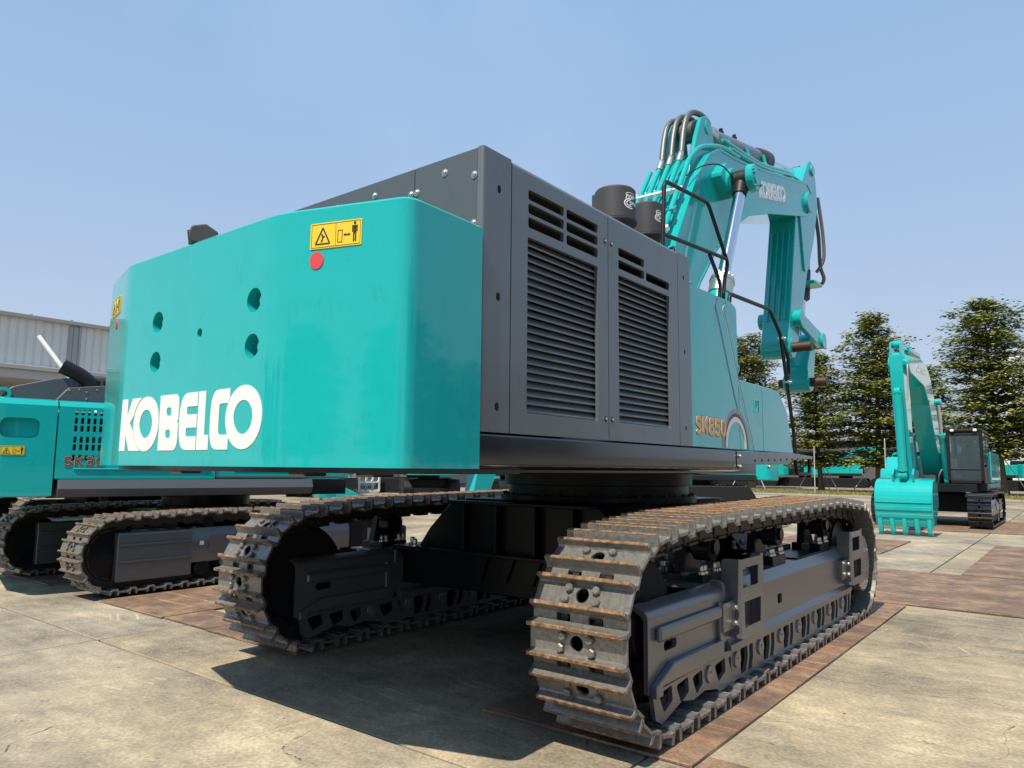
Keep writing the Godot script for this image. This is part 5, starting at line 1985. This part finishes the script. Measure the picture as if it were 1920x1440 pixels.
# ---------------------------------------------------------------- medium excavators
# local frame: on the ground under the slew ring, facing -z; the upper body is turned by yaw
func make_medium(o: Dictionary) -> Node3D:
	var ex := thing("excavator", o.label, "excavator", o.at, o.turn, o.get("group", ""))
	var U := Transform3D(Basis(Vector3.UP, o.yaw), Vector3(0, o.get("lift", 0.0), o.get("shift", 0.0)))
	var teal: Material = mats.teal
	var b: Builder
	# tracks
	var pitch := 0.214
	var shoe := shoe_mesh(0.60, pitch, o.detail, o.tip, o.shoe, 0.042)
	var link := link_mesh(pitch)
	var path := belt([[2.02, 0.53, 0.448], [-2.02, 0.53, 0.448]], [[1.0, 1.01], [-1.0, 1.01]], 48)
	for s in [1.0, -1.0]:
		var tr := group_part("crawler_track", ex)
		tr.position.x = 1.295 * s
		for q in path:
			var at := Transform3D(shoe_basis(q[1], q[2]), Vector3(0, q[0].y, q[0].x))
			obj("track_shoe", shoe, null, tr).transform = at
			if o.detail:
				obj("track_link", link, null, tr).transform = at
		var fr := group_part("track_frame", ex)
		fr.position.x = 1.295 * s
		b = nb()
		b.prism(poly([[-0.20, 0.34], [0.20, 0.34], [0.22, 0.37], [0.22, 0.66], [0.15, 0.80], [-0.15, 0.80], [-0.22, 0.66], [-0.22, 0.37]]), 2, -1.7, 1.05, 0.006)
		obj("side_beam", b, mats.frame_grey, fr)
		b = nb()
		b.prism(rounded(poly([[-0.235, 0.19], [0.235, 0.19], [0.235, 0.80], [-0.235, 0.80]]), [0, 0, 0.04, 0.04], 4), 2, 1.03, 2.02, 0.01)
		obj("idler_guard", b, mats.frame_grey, fr)
		for sx in [-1.0, 1.0]:
			for y in [0.645, 0.435]:
				b = nb()
				b.box(Vector3(0.245 * sx, y, 1.52), Vector3(0.03, 0.028, 0.96), 0.006)
				obj("guard_rib", b, mats.frame_grey, fr)
			b = nb()
			b.box(Vector3(0.225 * sx, 0.58, 0.35), Vector3(0.02, 0.22, 0.86), 0.006)
			obj("side_plate", b, mats.frame_grey, fr)
			b = nb()
			b.box(Vector3(0.237 * sx, 0.60, 0.90), Vector3(0.006, 0.055, 0.06))
			obj("data_plate", b, mats.decal_white, fr)
			b = nb()
			b.plate(rounded(poly([[0.62, 0.36], [0.20, 0.36], [0.24, 0.14], [0.32, 0.11], [0.52, 0.11], [0.58, 0.14]]), 0.02, 2), [rounded(poly([[0.53, 0.36 - 0.01], [0.29, 0.36 - 0.01], [0.33, 0.23], [0.41, 0.20], [0.49, 0.23]]), 0.04, 3)], 0, min(0.2 * sx, 0.235 * sx), max(0.2 * sx, 0.235 * sx))
			obj("roller_guard", b, mats.frame_grey, fr)
		for z in [0.85, 0.41, -0.03, -0.47, -0.91, -1.35]:
			b = nb()
			b.lathe([[0.0, -0.21], [0.09, -0.21], [0.12, -0.19], [0.12, 0.19], [0.09, 0.21], [0.0, 0.21]], Vector3(0, 0.25, z), Vector3.RIGHT, 18)
			obj("track_roller", b, mats.carbody, fr)
		for z in [0.75, -0.75]:
			b = nb()
			b.lathe([[0.0, -0.14], [0.08, -0.14], [0.08, 0.14], [0.0, 0.14]], Vector3(0, 0.86, z), Vector3.RIGHT, 16)
			b.box(Vector3(-0.08, 0.8, z), Vector3(0.06, 0.14, 0.1))
			obj("carrier_roller", b, mats.carbody, fr)
		for z in [2.02, -2.02]:
			b = nb()
			b.lathe([[0.0, -0.12], [0.34, -0.12], [0.36, -0.09], [0.36, 0.09], [0.34, 0.12], [0.0, 0.16]], Vector3(0, 0.53, z), Vector3.RIGHT, 30)
			obj("idler" if z > 0 else "sprocket", b, mats.carbody, fr)
	b = nb()
	b.prism(rounded(poly([[-1.2, 0.42], [1.2, 0.42], [1.2, 0.70], [0.65, 0.98], [-0.65, 0.98], [-1.2, 0.70]]), 0.04, 3), 2, -0.95, 0.95, 0.03)
	obj("carbody", b, mats.carbody, ex)
	b = nb()
	b.lathe([[0.0, 0.95], [0.72, 0.95], [0.72, 1.04], [0.66, 1.05], [0.66, 1.26], [0.0, 1.26]], Vector3.ZERO, Vector3.UP, 40)
	obj("slew_ring", b, mats.carbody, ex)
	# deck
	b = nb()
	b.prism(rect(-1.20, -1.75, 1.20, 2.45), 1, 1.22, 1.46, 0.01)
	obj("deck", b, mats.deck_grey, ex).transform = U
	for s in [1.0, -1.0]:
		b = nb()
		b.prism(poly([[1.2 * s, 1.24], [1.42 * s, 1.24], [1.505 * s, 1.345], [1.46 * s, 1.468], [1.2 * s, 1.468]]), 2, -1.06, 2.36, 0.012)
		obj("deck_beam", b, mats.panel_dark, ex).transform = U
	# counterweight with a scooped pocket on each flank
	b = nb()
	var cwp := rounded(poly([[1.37, 2.42], [1.37, 3.28], [0.8, 3.48], [-0.8, 3.48], [-1.37, 3.28], [-1.37, 2.42]]), [0, 0.30, 0.3, 0.3, 0.30, 0], 7)
	b.prism(cwp, 1, 1.245, 2.49, 0.03, 0.05)
	for s in [1.0, -1.0]:
		b.plate(rect(2.42, 1.262, 3.12, 2.405), [rrect(2.60, 1.985, 3.02, 2.235, 0.10, 6)], 0, min(1.372 * s, 1.45 * s), max(1.372 * s, 1.45 * s))
		b.prism(poly([[1.30 * s, 2.405], [1.45 * s, 2.405], [1.40 * s, 2.475], [1.30 * s, 2.492]]), 2, 2.42, 3.12)
		b.prism(rounded(poly([[1.372 * s, 3.12], [1.45 * s, 3.12], [1.45 * s, 3.20], [1.30 * s, 3.36], [1.30 * s, 3.2]]), [0, 0, 0.1, 0.05, 0], 4), 1, 1.262, 2.405, 0.0, 0.01)
	var cw := obj("counterweight", b, teal, ex)
	cw.transform = U
	b = nb()
	b.ring(Vector3(0.99, 2.56, 2.99), Vector3(1.05, 2.56, 2.99), 0.085, 0.045, 26)
	b.box(Vector3(1.02, 2.485, 2.99), Vector3(0.06, 0.05, 0.17), 0.01)
	obj("lifting_eye", b, teal, cw)
	if o.detail:
		warning_sign(cw, side_xf(2.865, 1.825, 1.4525), 0.25, 0.112)
	# engine bay flank on the right: door with a grid of slots
	b = nb()
	var holes := []
	if o.detail:
		for row in [[2.375, 2.30], [2.265, 2.185], [2.165, 2.085], [2.02, 1.94], [1.92, 1.84], [1.785, 1.71]]:
			for k in 9:
				var z: float = 2.225 - 0.0715 * k
				holes.append(rrect(z - 0.036, row[1], z, row[0], 0.012, 2))
	b.plate(rect(0.42, 1.475, 2.405, 2.405), holes, 0, 1.42, 1.45)
	b.prism(poly([[1.30, 2.405], [1.45, 2.405], [1.40, 2.475], [1.30, 2.492]]), 2, 0.42, 2.405)
	b.box(Vector3(1.455, 1.60, 1.35), Vector3(0.02, 0.022, 1.7), 0.006)
	var door := obj("engine_door", b, teal, ex)
	door.transform = U
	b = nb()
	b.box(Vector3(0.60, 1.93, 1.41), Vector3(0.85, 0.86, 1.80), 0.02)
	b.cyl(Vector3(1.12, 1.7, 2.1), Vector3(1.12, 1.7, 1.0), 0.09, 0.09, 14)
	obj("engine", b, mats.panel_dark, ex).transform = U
	if o.detail:
		stroke_text(door, "SK39", side_xf(2.30, 1.640, 1.451), 0.108, 1.1, 0.03, 1.12, [[0.185, mats.decal_dark, 0.0025], [0.152, mats.decal_white, 0.0040], [0.122, mats.decal_brown, 0.0055]])
	# tool box and tank in front on the right
	b = nb()
	b.prism(rounded(poly([[0.41, 1.475], [0.41, 2.35], [-0.55, 2.30], [-0.75, 1.95], [-1.55, 1.90], [-1.70, 1.475]]), 0.05, 3), 0, 0.50, 1.45, 0.02)
	obj("tank", b, teal, ex).transform = U
	b = nb()
	b.plate(rect(-1.6, 1.50, 0.40, 1.86), [rect(-1.58, 1.52, 0.38, 1.84)], 0, 1.446, 1.4535)
	b.box(Vector3(1.452, 1.60, -0.35), Vector3(0.006, 0.05, 1.0), 0.0)
	obj("stripe", b, mats.decal_grey, ex).transform = U
	# left body behind the cab
	b = nb()
	b.prism(rounded(poly([[2.40, 1.475], [2.40, 2.47], [0.10, 2.47], [0.10, 1.475]]), 0.05, 3), 0, -1.45, -0.42, 0.03)
	obj("left_body", b, teal, ex).transform = U
	# dark engine hood
	b = nb()
	var hp := rounded(poly([[3.05, 2.49], [2.90, 2.66], [2.45, 2.80], [1.95, 2.86], [1.25, 2.88], [0.55, 2.82], [0.45, 2.49]]), [0.04, 0.12, 0.2, 0.3, 0.3, 0.1, 0], 5)
	b.prism(hp, 0, -0.30, 1.00, 0.06)
	var hood := obj("engine_hood", b, mats.panel_dark, ex)
	hood.transform = U
	b = nb()
	b.prism(rounded(poly([[2.45, 2.475], [2.30, 2.665], [1.95, 2.715], [0.5, 2.74], [0.42, 2.475]]), 0.02, 3), 0, 1.02, 1.28, 0.02)
	obj("hood_flank", b, mats.panel_dark, ex).transform = U
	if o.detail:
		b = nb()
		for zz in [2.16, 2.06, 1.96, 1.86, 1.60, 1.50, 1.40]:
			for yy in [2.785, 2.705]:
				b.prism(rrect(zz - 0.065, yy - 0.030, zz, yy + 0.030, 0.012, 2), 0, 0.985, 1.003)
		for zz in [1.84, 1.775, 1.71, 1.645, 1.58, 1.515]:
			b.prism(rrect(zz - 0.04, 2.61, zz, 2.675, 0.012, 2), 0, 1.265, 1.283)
		obj("hood_slot_dark", b, mats.black, hood)  # black inlays stand in for the darkness inside open hood slots
		b = nb()
		for q in [[2.29, 2.63], [2.18, 2.65], [2.09, 2.62], [2.09, 2.53], [1.97, 2.66]]:
			b.lathe([[0.011, 0.0], [0.01, 0.005], [0.0, 0.009]], Vector3(1.28, q[1], q[0]), Vector3.RIGHT, 10)
		obj("bolt", b, mats.zinc, hood)
	# exhaust pipe, cut at a slant
	b = nb()
	var exh := smooth3([Vector3(0.98, 2.60, 1.98), Vector3(0.98, 2.76, 2.02), Vector3(0.98, 2.87, 2.14), Vector3(0.98, 2.98, 2.36)], 6)
	b.tube(exh, 0.100, 20, false)
	b.tube(exh, 0.090, 20, false)
	obj("exhaust_pipe", b, mats.black, ex).transform = U
	# cab on the left
	var cab := group_part("cab", ex)
	cab.transform = U
	var x0 := -1.42
	var x1 := -0.46
	var zf := -1.72
	var zb := 0.05
	b = nb()
	for q in [[x0 + 0.05, zf + 0.05], [x1 - 0.05, zf + 0.05], [x0 + 0.05, zb - 0.05], [x1 - 0.05, zb - 0.05], [x0 + 0.05, -0.80]]:
		b.box(Vector3(q[0], 2.30, q[1]), Vector3(0.10, 1.66, 0.10), 0.02)
	b.box(Vector3((x0 + x1) / 2, 3.08, (zf + zb) / 2), Vector3(x1 - x0, 0.12, zb - zf), 0.045)
	b.box(Vector3((x0 + x1) / 2, 1.535, (zf + zb) / 2), Vector3(x1 - x0, 0.14, zb - zf), 0.03)
	b.box(Vector3((x0 + x1) / 2, 1.90, zf + 0.03), Vector3(x1 - x0 - 0.1, 0.05, 0.05), 0.01)
	b.box(Vector3((x0 + x1) / 2, 2.96, zf + 0.05), Vector3(x1 - x0 - 0.1, 0.07, 0.10), 0.02)
	obj("cab_frame", b, mats.black, cab)
	for cq in [[Vector3(x0 + 0.02, 1.86, -0.38), Vector3(0.03, 0.55, 0.74)], [Vector3(x0 + 0.02, 1.78, -1.25), Vector3(0.03, 0.40, 0.80)], [Vector3(x1 - 0.02, 1.80, -0.8), Vector3(0.03, 0.42, 1.60)]]:
		b = nb()
		b.box(cq[0], cq[1], 0.008)
		obj("cab_panel", b, mats.black, cab)
	for gq in [[Vector3((x0 + x1) / 2, 2.43, zf + 0.012), Vector3(x1 - x0 - 0.16, 1.02, 0.006)], [Vector3((x0 + x1) / 2, 1.745, zf + 0.012), Vector3(x1 - x0 - 0.16, 0.27, 0.006)], [Vector3(x0 + 0.012, 2.52, -1.26), Vector3(0.006, 0.96, 0.80)], [Vector3(x0 + 0.012, 2.56, -0.38), Vector3(0.006, 0.84, 0.68)], [Vector3(x1 - 0.012, 2.5, -0.83), Vector3(0.006, 0.96, 1.56)], [Vector3((x0 + x1) / 2, 2.5, zb - 0.012), Vector3(x1 - x0 - 0.16, 0.9, 0.006)]]:
		b = nb()
		b.box(gq[0], gq[1])
		obj("window_pane", b, mats.glass, cab)
	b = nb()
	b.box(Vector3((x0 + x1) / 2, 1.95, -0.52), Vector3(0.50, 0.14, 0.50), 0.05)
	b.box(Vector3((x0 + x1) / 2, 2.30, -0.26), Vector3(0.48, 0.66, 0.14), 0.06)
	b.box(Vector3((x0 + x1) / 2, 2.70, -0.24), Vector3(0.26, 0.18, 0.10), 0.04)
	b.box(Vector3((x0 + x1) / 2, 1.75, -0.5), Vector3(0.40, 0.30, 0.45), 0.02)
	obj("seat", b, mats.seat_cloth, cab)
	b = nb()
	for sx in [-0.33, 0.33]:
		b.box(Vector3((x0 + x1) / 2 + sx, 1.95, -0.62), Vector3(0.14, 0.36, 0.5), 0.03)
		b.tube([Vector3((x0 + x1) / 2 + sx, 2.1, -0.82), Vector3((x0 + x1) / 2 + sx, 2.30, -0.86)], 0.025, 8)
	b.box(Vector3((x0 + x1) / 2 + 0.32, 2.05, -1.45), Vector3(0.18, 0.34, 0.06), 0.02)
	b.tube(smooth3([Vector3((x0 + x1) / 2 - 0.36, 2.9, zf + 0.06), Vector3((x0 + x1) / 2 - 0.24, 2.5, zf + 0.05), Vector3((x0 + x1) / 2 - 0.30, 2.06, zf + 0.05)], 6), 0.012, 6)
	obj("controls", b, mats.plastic_dark, cab)
	b = nb()
	for sx in [-0.30, 0.30]:
		b.box(Vector3((x0 + x1) / 2 + sx, 3.09, zf - 0.04), Vector3(0.10, 0.08, 0.07), 0.015)
	obj("work_lamp", b, mats.decal_white, cab)
	# boom, arm, bucket: side outlines (z, y)
	var bm := poly(o.boom)
	b = nb()
	b.prism(rounded(bm, 0.18, 4), 0, -0.20, 0.32, 0.015)
	var boom := obj("boom", b, teal, ex)
	boom.transform = U
	if o.has("boom_text"):
		var t: Array = o.boom_text
		var dd := Vector3(0, t[3] - t[1], t[2] - t[0]).normalized()
		brand_letters(boom, mats.white_paint, Transform3D(Basis(dd, dd.cross(Vector3.LEFT), Vector3.LEFT), Vector3(-0.201, t[1], t[0])), Vector2(t[2] - t[0], t[3] - t[1]).length(), 0.22)
	b = nb()
	b.prism(rounded(poly(o.arm), 0.12, 4), 0, -0.10, 0.22, 0.012)
	b.cyl(Vector3(-0.16, o.tip_pin[1], o.tip_pin[0]), Vector3(0.28, o.tip_pin[1], o.tip_pin[0]), 0.13, 0.13, 22, true, false, 0.01)
	var arm := obj("arm", b, teal, ex)
	arm.transform = U
	if o.has("lugs"):
		for x in [-0.06, 0.18]:
			b = nb()
			b.prism(rounded(poly(o.lugs), 0.06, 4), 0, x - 0.025, x + 0.025, 0.006)
			obj("cylinder_lug", b, teal, arm)
		b = nb()
		b.cyl(Vector3(-0.02, o.lug_pin[1], o.lug_pin[0]), Vector3(0.14, o.lug_pin[1], o.lug_pin[0]), 0.09, 0.09, 18)
		obj("rod_eye", b, teal, arm)
	for cq in o.cylinders:
		var cy := group_part(cq[0], ex)
		cy.transform = U
		for x in cq[6]:
			var p := Vector3(x, cq[1][1], cq[1][0])
			var q := Vector3(x, cq[2][1], cq[2][0])
			var mm := p.lerp(q, cq[3])
			b = nb()
			b.cyl(p, mm, cq[4], cq[4], 20, true, false, 0.012)
			b.ring(mm - (q - p).normalized() * 0.10, mm, cq[4] + 0.022, cq[4] * 0.5, 20)
			b.cyl(p + Vector3(-0.07, 0, 0), p + Vector3(0.07, 0, 0), cq[4] * 1.1, cq[4] * 1.1, 16)
			obj("barrel", b, teal, cy)
			b = nb()
			b.cyl(mm, q, cq[5], cq[5], 16)
			obj("rod", b, mats.chrome, cy)
			b = nb()
			b.cyl(q + Vector3(-0.09, 0, 0), q + Vector3(0.09, 0, 0), cq[4] * 1.05, cq[4] * 1.05, 16, true, false, 0.01)
			obj("rod_eye", b, teal, cy)
	if o.has("hose"):
		for hq in o.hose:
			b = nb()
			b.tube(smooth3(hq, 6), 0.022, 8)
			obj("hose", b, mats.trim_grey, ex).transform = U
	# bucket
	var bk := group_part("bucket", ex)
	bk.transform = U
	var w: float = o.get("bucket_w", 0.62)
	var cxb := 0.06
	var back: Array = o.bucket_back
	b = nb()
	var shell := stroke_polys(smooth(back, 4), 0.022)
	for q in shell[0]:
		b.plate(q, [], 0, cxb - w, cxb + w)
	obj("shell", b, teal, bk)
	for s in [-1.0, 1.0]:
		b = nb()
		var side := []
		side.append_array(smooth(back, 4))
		side.append_array(o.bucket_lip)
		b.prism(poly(side), 0, cxb + s * w - 0.018, cxb + s * w + 0.018, 0.004)
		obj("side_plate", b, teal, bk)
	for rr in o.bucket_ridges:
		b = nb()
		b.box(Vector3(cxb, rr[1], rr[0]), Vector3(w * 2 - 0.01, rr[2], 0.05), 0.008, Basis(Vector3.RIGHT, rr[3]))
		obj("wear_strip", b, teal, bk)
	for k in 5:
		b = nb()
		var tx: float = cxb - w + 0.09 + k * (2 * w - 0.18) / 4.0
		b.prism(rounded(poly(o.tooth), 0.012, 2), 0, tx - 0.055, tx + 0.055, 0.012)
		obj("tooth", b, teal, bk)
	for x in [cxb - 0.24, cxb + 0.24]:
		b = nb()
		b.prism(rounded(poly(o.ears), 0.06, 4), 0, x - 0.025, x + 0.025, 0.006)
		obj("ear", b, teal, bk)
	return ex

# ---------------------------------------------------------------- far machines, fewer parts
var far_model: Node3D

func make_far(label: String, at: Vector3, turn: float) -> Node3D:
	if far_model != null:
		var d: Node3D = far_model.duplicate()
		d.name = numbered("excavator")
		add_child(d)
		d.position = at
		d.rotation.y = turn
		d.set_meta("label", label)
		return d
	var ex := thing("excavator", label, "excavator", at, turn, "excavators parked far behind")
	var b: Builder
	for s in [1.0, -1.0]:
		b = nb()
		var tp := rounded(poly([[2.4, 0.45], [2.05, 0.98], [-2.05, 0.98], [-2.4, 0.45], [-2.0, 0.02], [2.0, 0.02]]), 0.3, 4)
		b.prism(tp, 0, s * 1.3 - 0.3, s * 1.3 + 0.3, 0.03)
		var tr := obj("crawler_track", b, mats.black, ex)
		b = nb()
		for i in 22:
			b.box(Vector3(s * 1.3, 0.985, -2.0 + i * 0.19), Vector3(0.60, 0.04, 0.07))
			b.box(Vector3(s * 1.3, 0.012, -2.0 + i * 0.19), Vector3(0.60, 0.03, 0.07))
		obj("grousers", b, mats.link_steel, tr)
		for z in [-1.5, -0.75, 0.0, 0.75, 1.5]:
			b = nb()
			b.cyl(Vector3(s * 1.61, 0.30, z), Vector3(s * 1.615, 0.30, z), 0.13, 0.13, 14)
			obj("roller", b, mats.deck_grey, tr)
	b = nb()
	b.box(Vector3(0, 0.75, 0), Vector3(2.2, 0.5, 1.6), 0.05)
	b.cyl(Vector3(0, 0.95, 0), Vector3(0, 1.25, 0), 0.68, 0.68, 24)
	obj("carbody", b, mats.carbody, ex)
	b = nb()
	b.box(Vector3(0, 1.34, 0.35), Vector3(2.9, 0.24, 4.2), 0.03)
	obj("deck", b, mats.deck_grey, ex)
	b = nb()
	b.prism(rounded(poly([[1.45, 2.35], [1.45, 2.9], [0.85, 3.35], [-0.85, 3.35], [-1.45, 2.9], [-1.45, 2.35]]), [0, 0.3, 0.2, 0.2, 0.3, 0], 5), 1, 1.25, 2.48, 0.04)
	obj("counterweight", b, mats.teal, ex)
	b = nb()
	b.box(Vector3(0.80, 1.97, 0.85), Vector3(1.3, 1.02, 2.98), 0.04)
	b.box(Vector3(-0.95, 1.95, 1.35), Vector3(1.0, 0.98, 1.98), 0.04)
	b.box(Vector3(1.0, 1.70, -1.2), Vector3(0.9, 0.48, 1.1), 0.04)
	obj("body", b, mats.teal, ex)
	b = nb()
	b.prism(rounded(poly([[2.6, 2.48], [2.2, 2.85], [0.6, 2.85], [0.5, 2.48]]), 0.1, 3), 0, -0.3, 1.1, 0.03)
	obj("engine_hood", b, mats.deck_grey, ex)
	b = nb()
	for q in [[-1.38, -1.65], [-0.5, -1.65], [-1.38, 0.0], [-0.5, 0.0], [-1.38, -0.8]]:
		b.box(Vector3(q[0], 2.3, q[1]), Vector3(0.10, 1.66, 0.10), 0.02)
	b.box(Vector3(-0.94, 3.08, -0.82), Vector3(0.98, 0.12, 1.75), 0.04)
	b.box(Vector3(-0.94, 1.7, -0.82), Vector3(0.98, 0.5, 1.75), 0.03)
	obj("cab", b, mats.black, ex)
	b = nb()
	b.box(Vector3(-1.40, 2.45, -0.82), Vector3(0.01, 1.1, 1.6))
	b.box(Vector3(-0.94, 2.45, -1.68), Vector3(0.8, 1.1, 0.01))
	b.box(Vector3(-0.48, 2.45, -0.82), Vector3(0.01, 1.1, 1.6))
	obj("windows", b, mats.glass, ex)
	b = nb()
	b.prism(rounded(poly([[-0.5, 1.7], [-0.4, 2.2], [-2.0, 3.9], [-2.7, 4.3], [-3.4, 4.25], [-5.9, 3.1], [-5.9, 2.8], [-3.3, 3.55], [-2.5, 3.3], [-1.0, 1.75]]), 0.2, 4), 0, -0.2, 0.36, 0.02)
	obj("boom", b, mats.teal, ex)
	b = nb()
	b.prism(rounded(poly([[-6.4, 3.4], [-6.0, 3.65], [-5.35, 3.2], [-5.05, 0.95], [-5.1, 0.65], [-5.35, 0.65], [-5.5, 0.95], [-6.0, 3.0]]), 0.1, 3), 0, -0.08, 0.24, 0.02)
	obj("arm", b, mats.teal, ex)
	b = nb()
	b.prism(rounded(poly([[-4.9, 0.95], [-5.6, 1.0], [-6.1, 0.75], [-6.2, 0.35], [-5.9, 0.03], [-5.0, 0.03], [-5.3, 0.35]]), 0.1, 4), 0, -0.55, 0.70, 0.03)
	obj("bucket", b, mats.teal, ex)
	b = nb()
	b.cyl(Vector3(0.52, 1.7, -1.0), Vector3(0.52, 2.6, -1.9), 0.09, 0.09, 12)
	b.cyl(Vector3(-0.36, 1.7, -1.0), Vector3(-0.36, 2.6, -1.9), 0.09, 0.09, 12)
	obj("cylinders", b, mats.teal, ex)
	far_model = ex
	return ex

func make_others() -> void:
	var pose_low := {
		"boom": [[-0.42, 1.75], [-0.35, 2.2], [-1.9, 3.35], [-2.6, 3.55], [-3.3, 3.45], [-5.8, 2.35], [-5.8, 2.05], [-3.2, 2.85], [-2.4, 2.75], [-0.85, 1.72]],
		"arm": [[-6.35, 2.6], [-6.0, 2.9], [-5.35, 2.45], [-5.0, 1.0], [-5.0, 0.75], [-5.2, 0.75], [-5.4, 1.0], [-5.9, 2.2]],
		"tip_pin": [-5.08, 0.9],
		"cylinders": [["boom_cylinder", [-1.0, 1.6], [-2.1, 3.0], 0.7, 0.085, 0.05, [-0.34, 0.46]], ["arm_cylinder", [-2.4, 3.75], [-6.0, 2.75], 0.55, 0.085, 0.05, [0.06]]],
		"bucket_back": [[-5.6, 1.05], [-6.0, 0.85], [-6.15, 0.5], [-5.95, 0.2], [-5.5, 0.06], [-5.0, 0.05]],
		"bucket_lip": [[-4.98, 0.12], [-5.3, 0.55], [-5.35, 1.0]],
		"bucket_ridges": [[-6.1, 0.7, 0.09, 0.25], [-6.12, 0.4, 0.09, -0.4]],
		"tooth": [[-5.1, 0.03], [-4.75, 0.04], [-4.75, 0.07], [-5.1, 0.12]],
		"ears": [[-5.65, 0.9], [-5.5, 1.2], [-5.0, 1.05], [-4.95, 0.8], [-5.4, 0.75]],
	}
	var near := pose_low.duplicate()
	near.merge({"label": "teal excavator with dark engine hood and slant-cut exhaust pipe, next to the huge one", "at": Vector3(-7.125, 0.0, 0.36), "turn": 0.0, "yaw": deg_to_rad(-13.5), "detail": true, "shift": -0.115, "tip": mats.grouser_tip, "shoe": mats.shoe_steel})
	make_medium(near)
	var behind := pose_low.duplicate()
	behind.merge({"label": "teal excavator standing beyond the one with the slant-cut exhaust pipe", "at": Vector3(-14.6, 0.0, -1.6), "turn": deg_to_rad(-6), "yaw": deg_to_rad(-10), "detail": false, "tip": mats.grouser_tip, "shoe": mats.shoe_steel})
	make_medium(behind)
	make_medium({
		"label": "teal excavator facing out with its toothed bucket standing on the slabs", "at": Vector3(0.36, 0.022, -21.0), "turn": PI, "yaw": 0.0, "lift": -0.16, "detail": true, "tip": mats.deck_grey, "shoe": mats.deck_grey, "bucket_w": 0.67,
		"boom": [[-0.45, 1.75], [-0.30, 2.25], [-1.45, 3.95], [-2.2, 4.75], [-2.9, 5.05], [-3.6, 5.10], [-5.6, 4.98], [-5.75, 4.75], [-5.55, 4.52], [-3.4, 4.35], [-2.6, 3.85], [-1.9, 2.9], [-0.9, 1.72]],
		"boom_text": [-3.0, 4.68, -4.6, 4.62],
		"arm": [[-6.05, 5.02], [-5.62, 5.05], [-5.35, 4.60], [-5.15, 3.9], [-5.02, 1.75], [-5.10, 1.55], [-5.36, 1.55], [-5.42, 1.85], [-5.95, 4.0]],
		"lugs": [[-6.05, 4.95], [-5.98, 5.30], [-5.80, 5.36], [-5.62, 5.26], [-5.58, 4.95]],
		"lug_pin": [-5.82, 5.26],
		"tip_pin": [-5.22, 1.66],
		"cylinders": [["bucket_cylinder", [-6.02, 3.95], [-5.86, 1.72], 0.95, 0.105, 0.05, [0.06]], ["boom_cylinder", [-1.05, 1.55], [-2.15, 3.95], 0.60, 0.095, 0.055, [-0.36, 0.48]], ["arm_cylinder", [-2.6, 5.35], [-5.8, 5.28], 0.55, 0.09, 0.05, [0.06]]],
		"hose": [[Vector3(-0.16, 4.7, -5.7), Vector3(-0.20, 4.6, -5.95), Vector3(-0.18, 4.1, -5.9), Vector3(-0.14, 3.7, -5.9)], [Vector3(-0.30, 1.9, -1.6), Vector3(-0.20, 1.7, -1.5), Vector3(-0.12, 1.4, -1.2)]],
		"bucket_back": [[-5.35, 1.62], [-5.80, 1.55], [-6.02, 1.28], [-6.07, 0.95], [-6.02, 0.65], [-5.92, 0.42]],
		"bucket_lip": [[-5.7, 0.40], [-5.05, 0.95], [-5.1, 1.5]],
		"bucket_ridges": [[-6.085, 1.06, 0.13, 0.10], [-6.08, 0.85, 0.10, -0.06], [-6.03, 0.66, 0.10, -0.22], [-5.95, 0.46, 0.16, -0.36]],
		"tooth": [[-6.05, 0.60], [-5.93, 0.56], [-5.82, 0.15], [-5.78, 0.0], [-5.83, 0.0], [-5.97, 0.22]],
		"ears": [[-5.05, 1.55], [-5.1, 1.85], [-5.4, 1.86], [-5.75, 1.9], [-5.95, 1.75], [-5.85, 1.50], [-5.3, 1.4]],
	})
	# middle distance, seen through under the deck
	make_far("teal excavator with a black cab, seen between the huge one's catwalk and its track", Vector3(-9.9, 0, -25.5), deg_to_rad(113))
	make_far("parked teal excavator in the row seen under the huge counterweight", Vector3(-30.5, 0, -20.0), deg_to_rad(40))
	make_far("parked teal excavator in the row seen under the huge counterweight", Vector3(-26.6, 0, -24.6), deg_to_rad(50))
	make_far("parked teal excavator in the row seen under the huge counterweight", Vector3(-23.4, 0, -28.5), deg_to_rad(-120))
	make_far("parked teal excavator in the row seen under the huge counterweight", Vector3(-31.5, 0, -28.5), deg_to_rad(-60))
	# row behind the trees
	for i in 11:
		make_far("teal excavator in the long row parked behind the trees", Vector3(-34.0 + i * 4.6, 0, -76.0 - (i % 2) * 1.5), deg_to_rad([90, 84, 96, 88, -86, 92, 85, 95, -92, 90, 87][i]))
	# stacked pale cab shells
	for i in 6:
		var f := thing("cab_shell", "pale empty cab shell standing in a row under the huge counterweight's edge", "cab shell", Vector3(-35.4 + 0.62 * i, 0, -25.0), deg_to_rad(80), "row of pale cab shells")
		var b := nb()
		b.plate(rrect(-0.8, 0.02, 0.8, 1.55, 0.2, 4), [rrect(-0.68, 0.75, 0.68, 1.43, 0.14, 4), rrect(-0.68, 0.15, 0.68, 0.65, 0.1, 4)], 2, -0.05, 0.05)
		b.box(Vector3(0, 1.5, -0.25), Vector3(1.3, 0.08, 0.4), 0.03)
		b.box(Vector3(0, 0.06, -0.25), Vector3(1.3, 0.10, 0.4), 0.03)
		obj("shell", b, mats.wall_white, f)

func _ready() -> void:
	make_view()
	make_materials()
	make_ground()
	make_plates()
	make_buildings()
	make_trees()
	make_trees_behind()
	make_big()
	make_others()
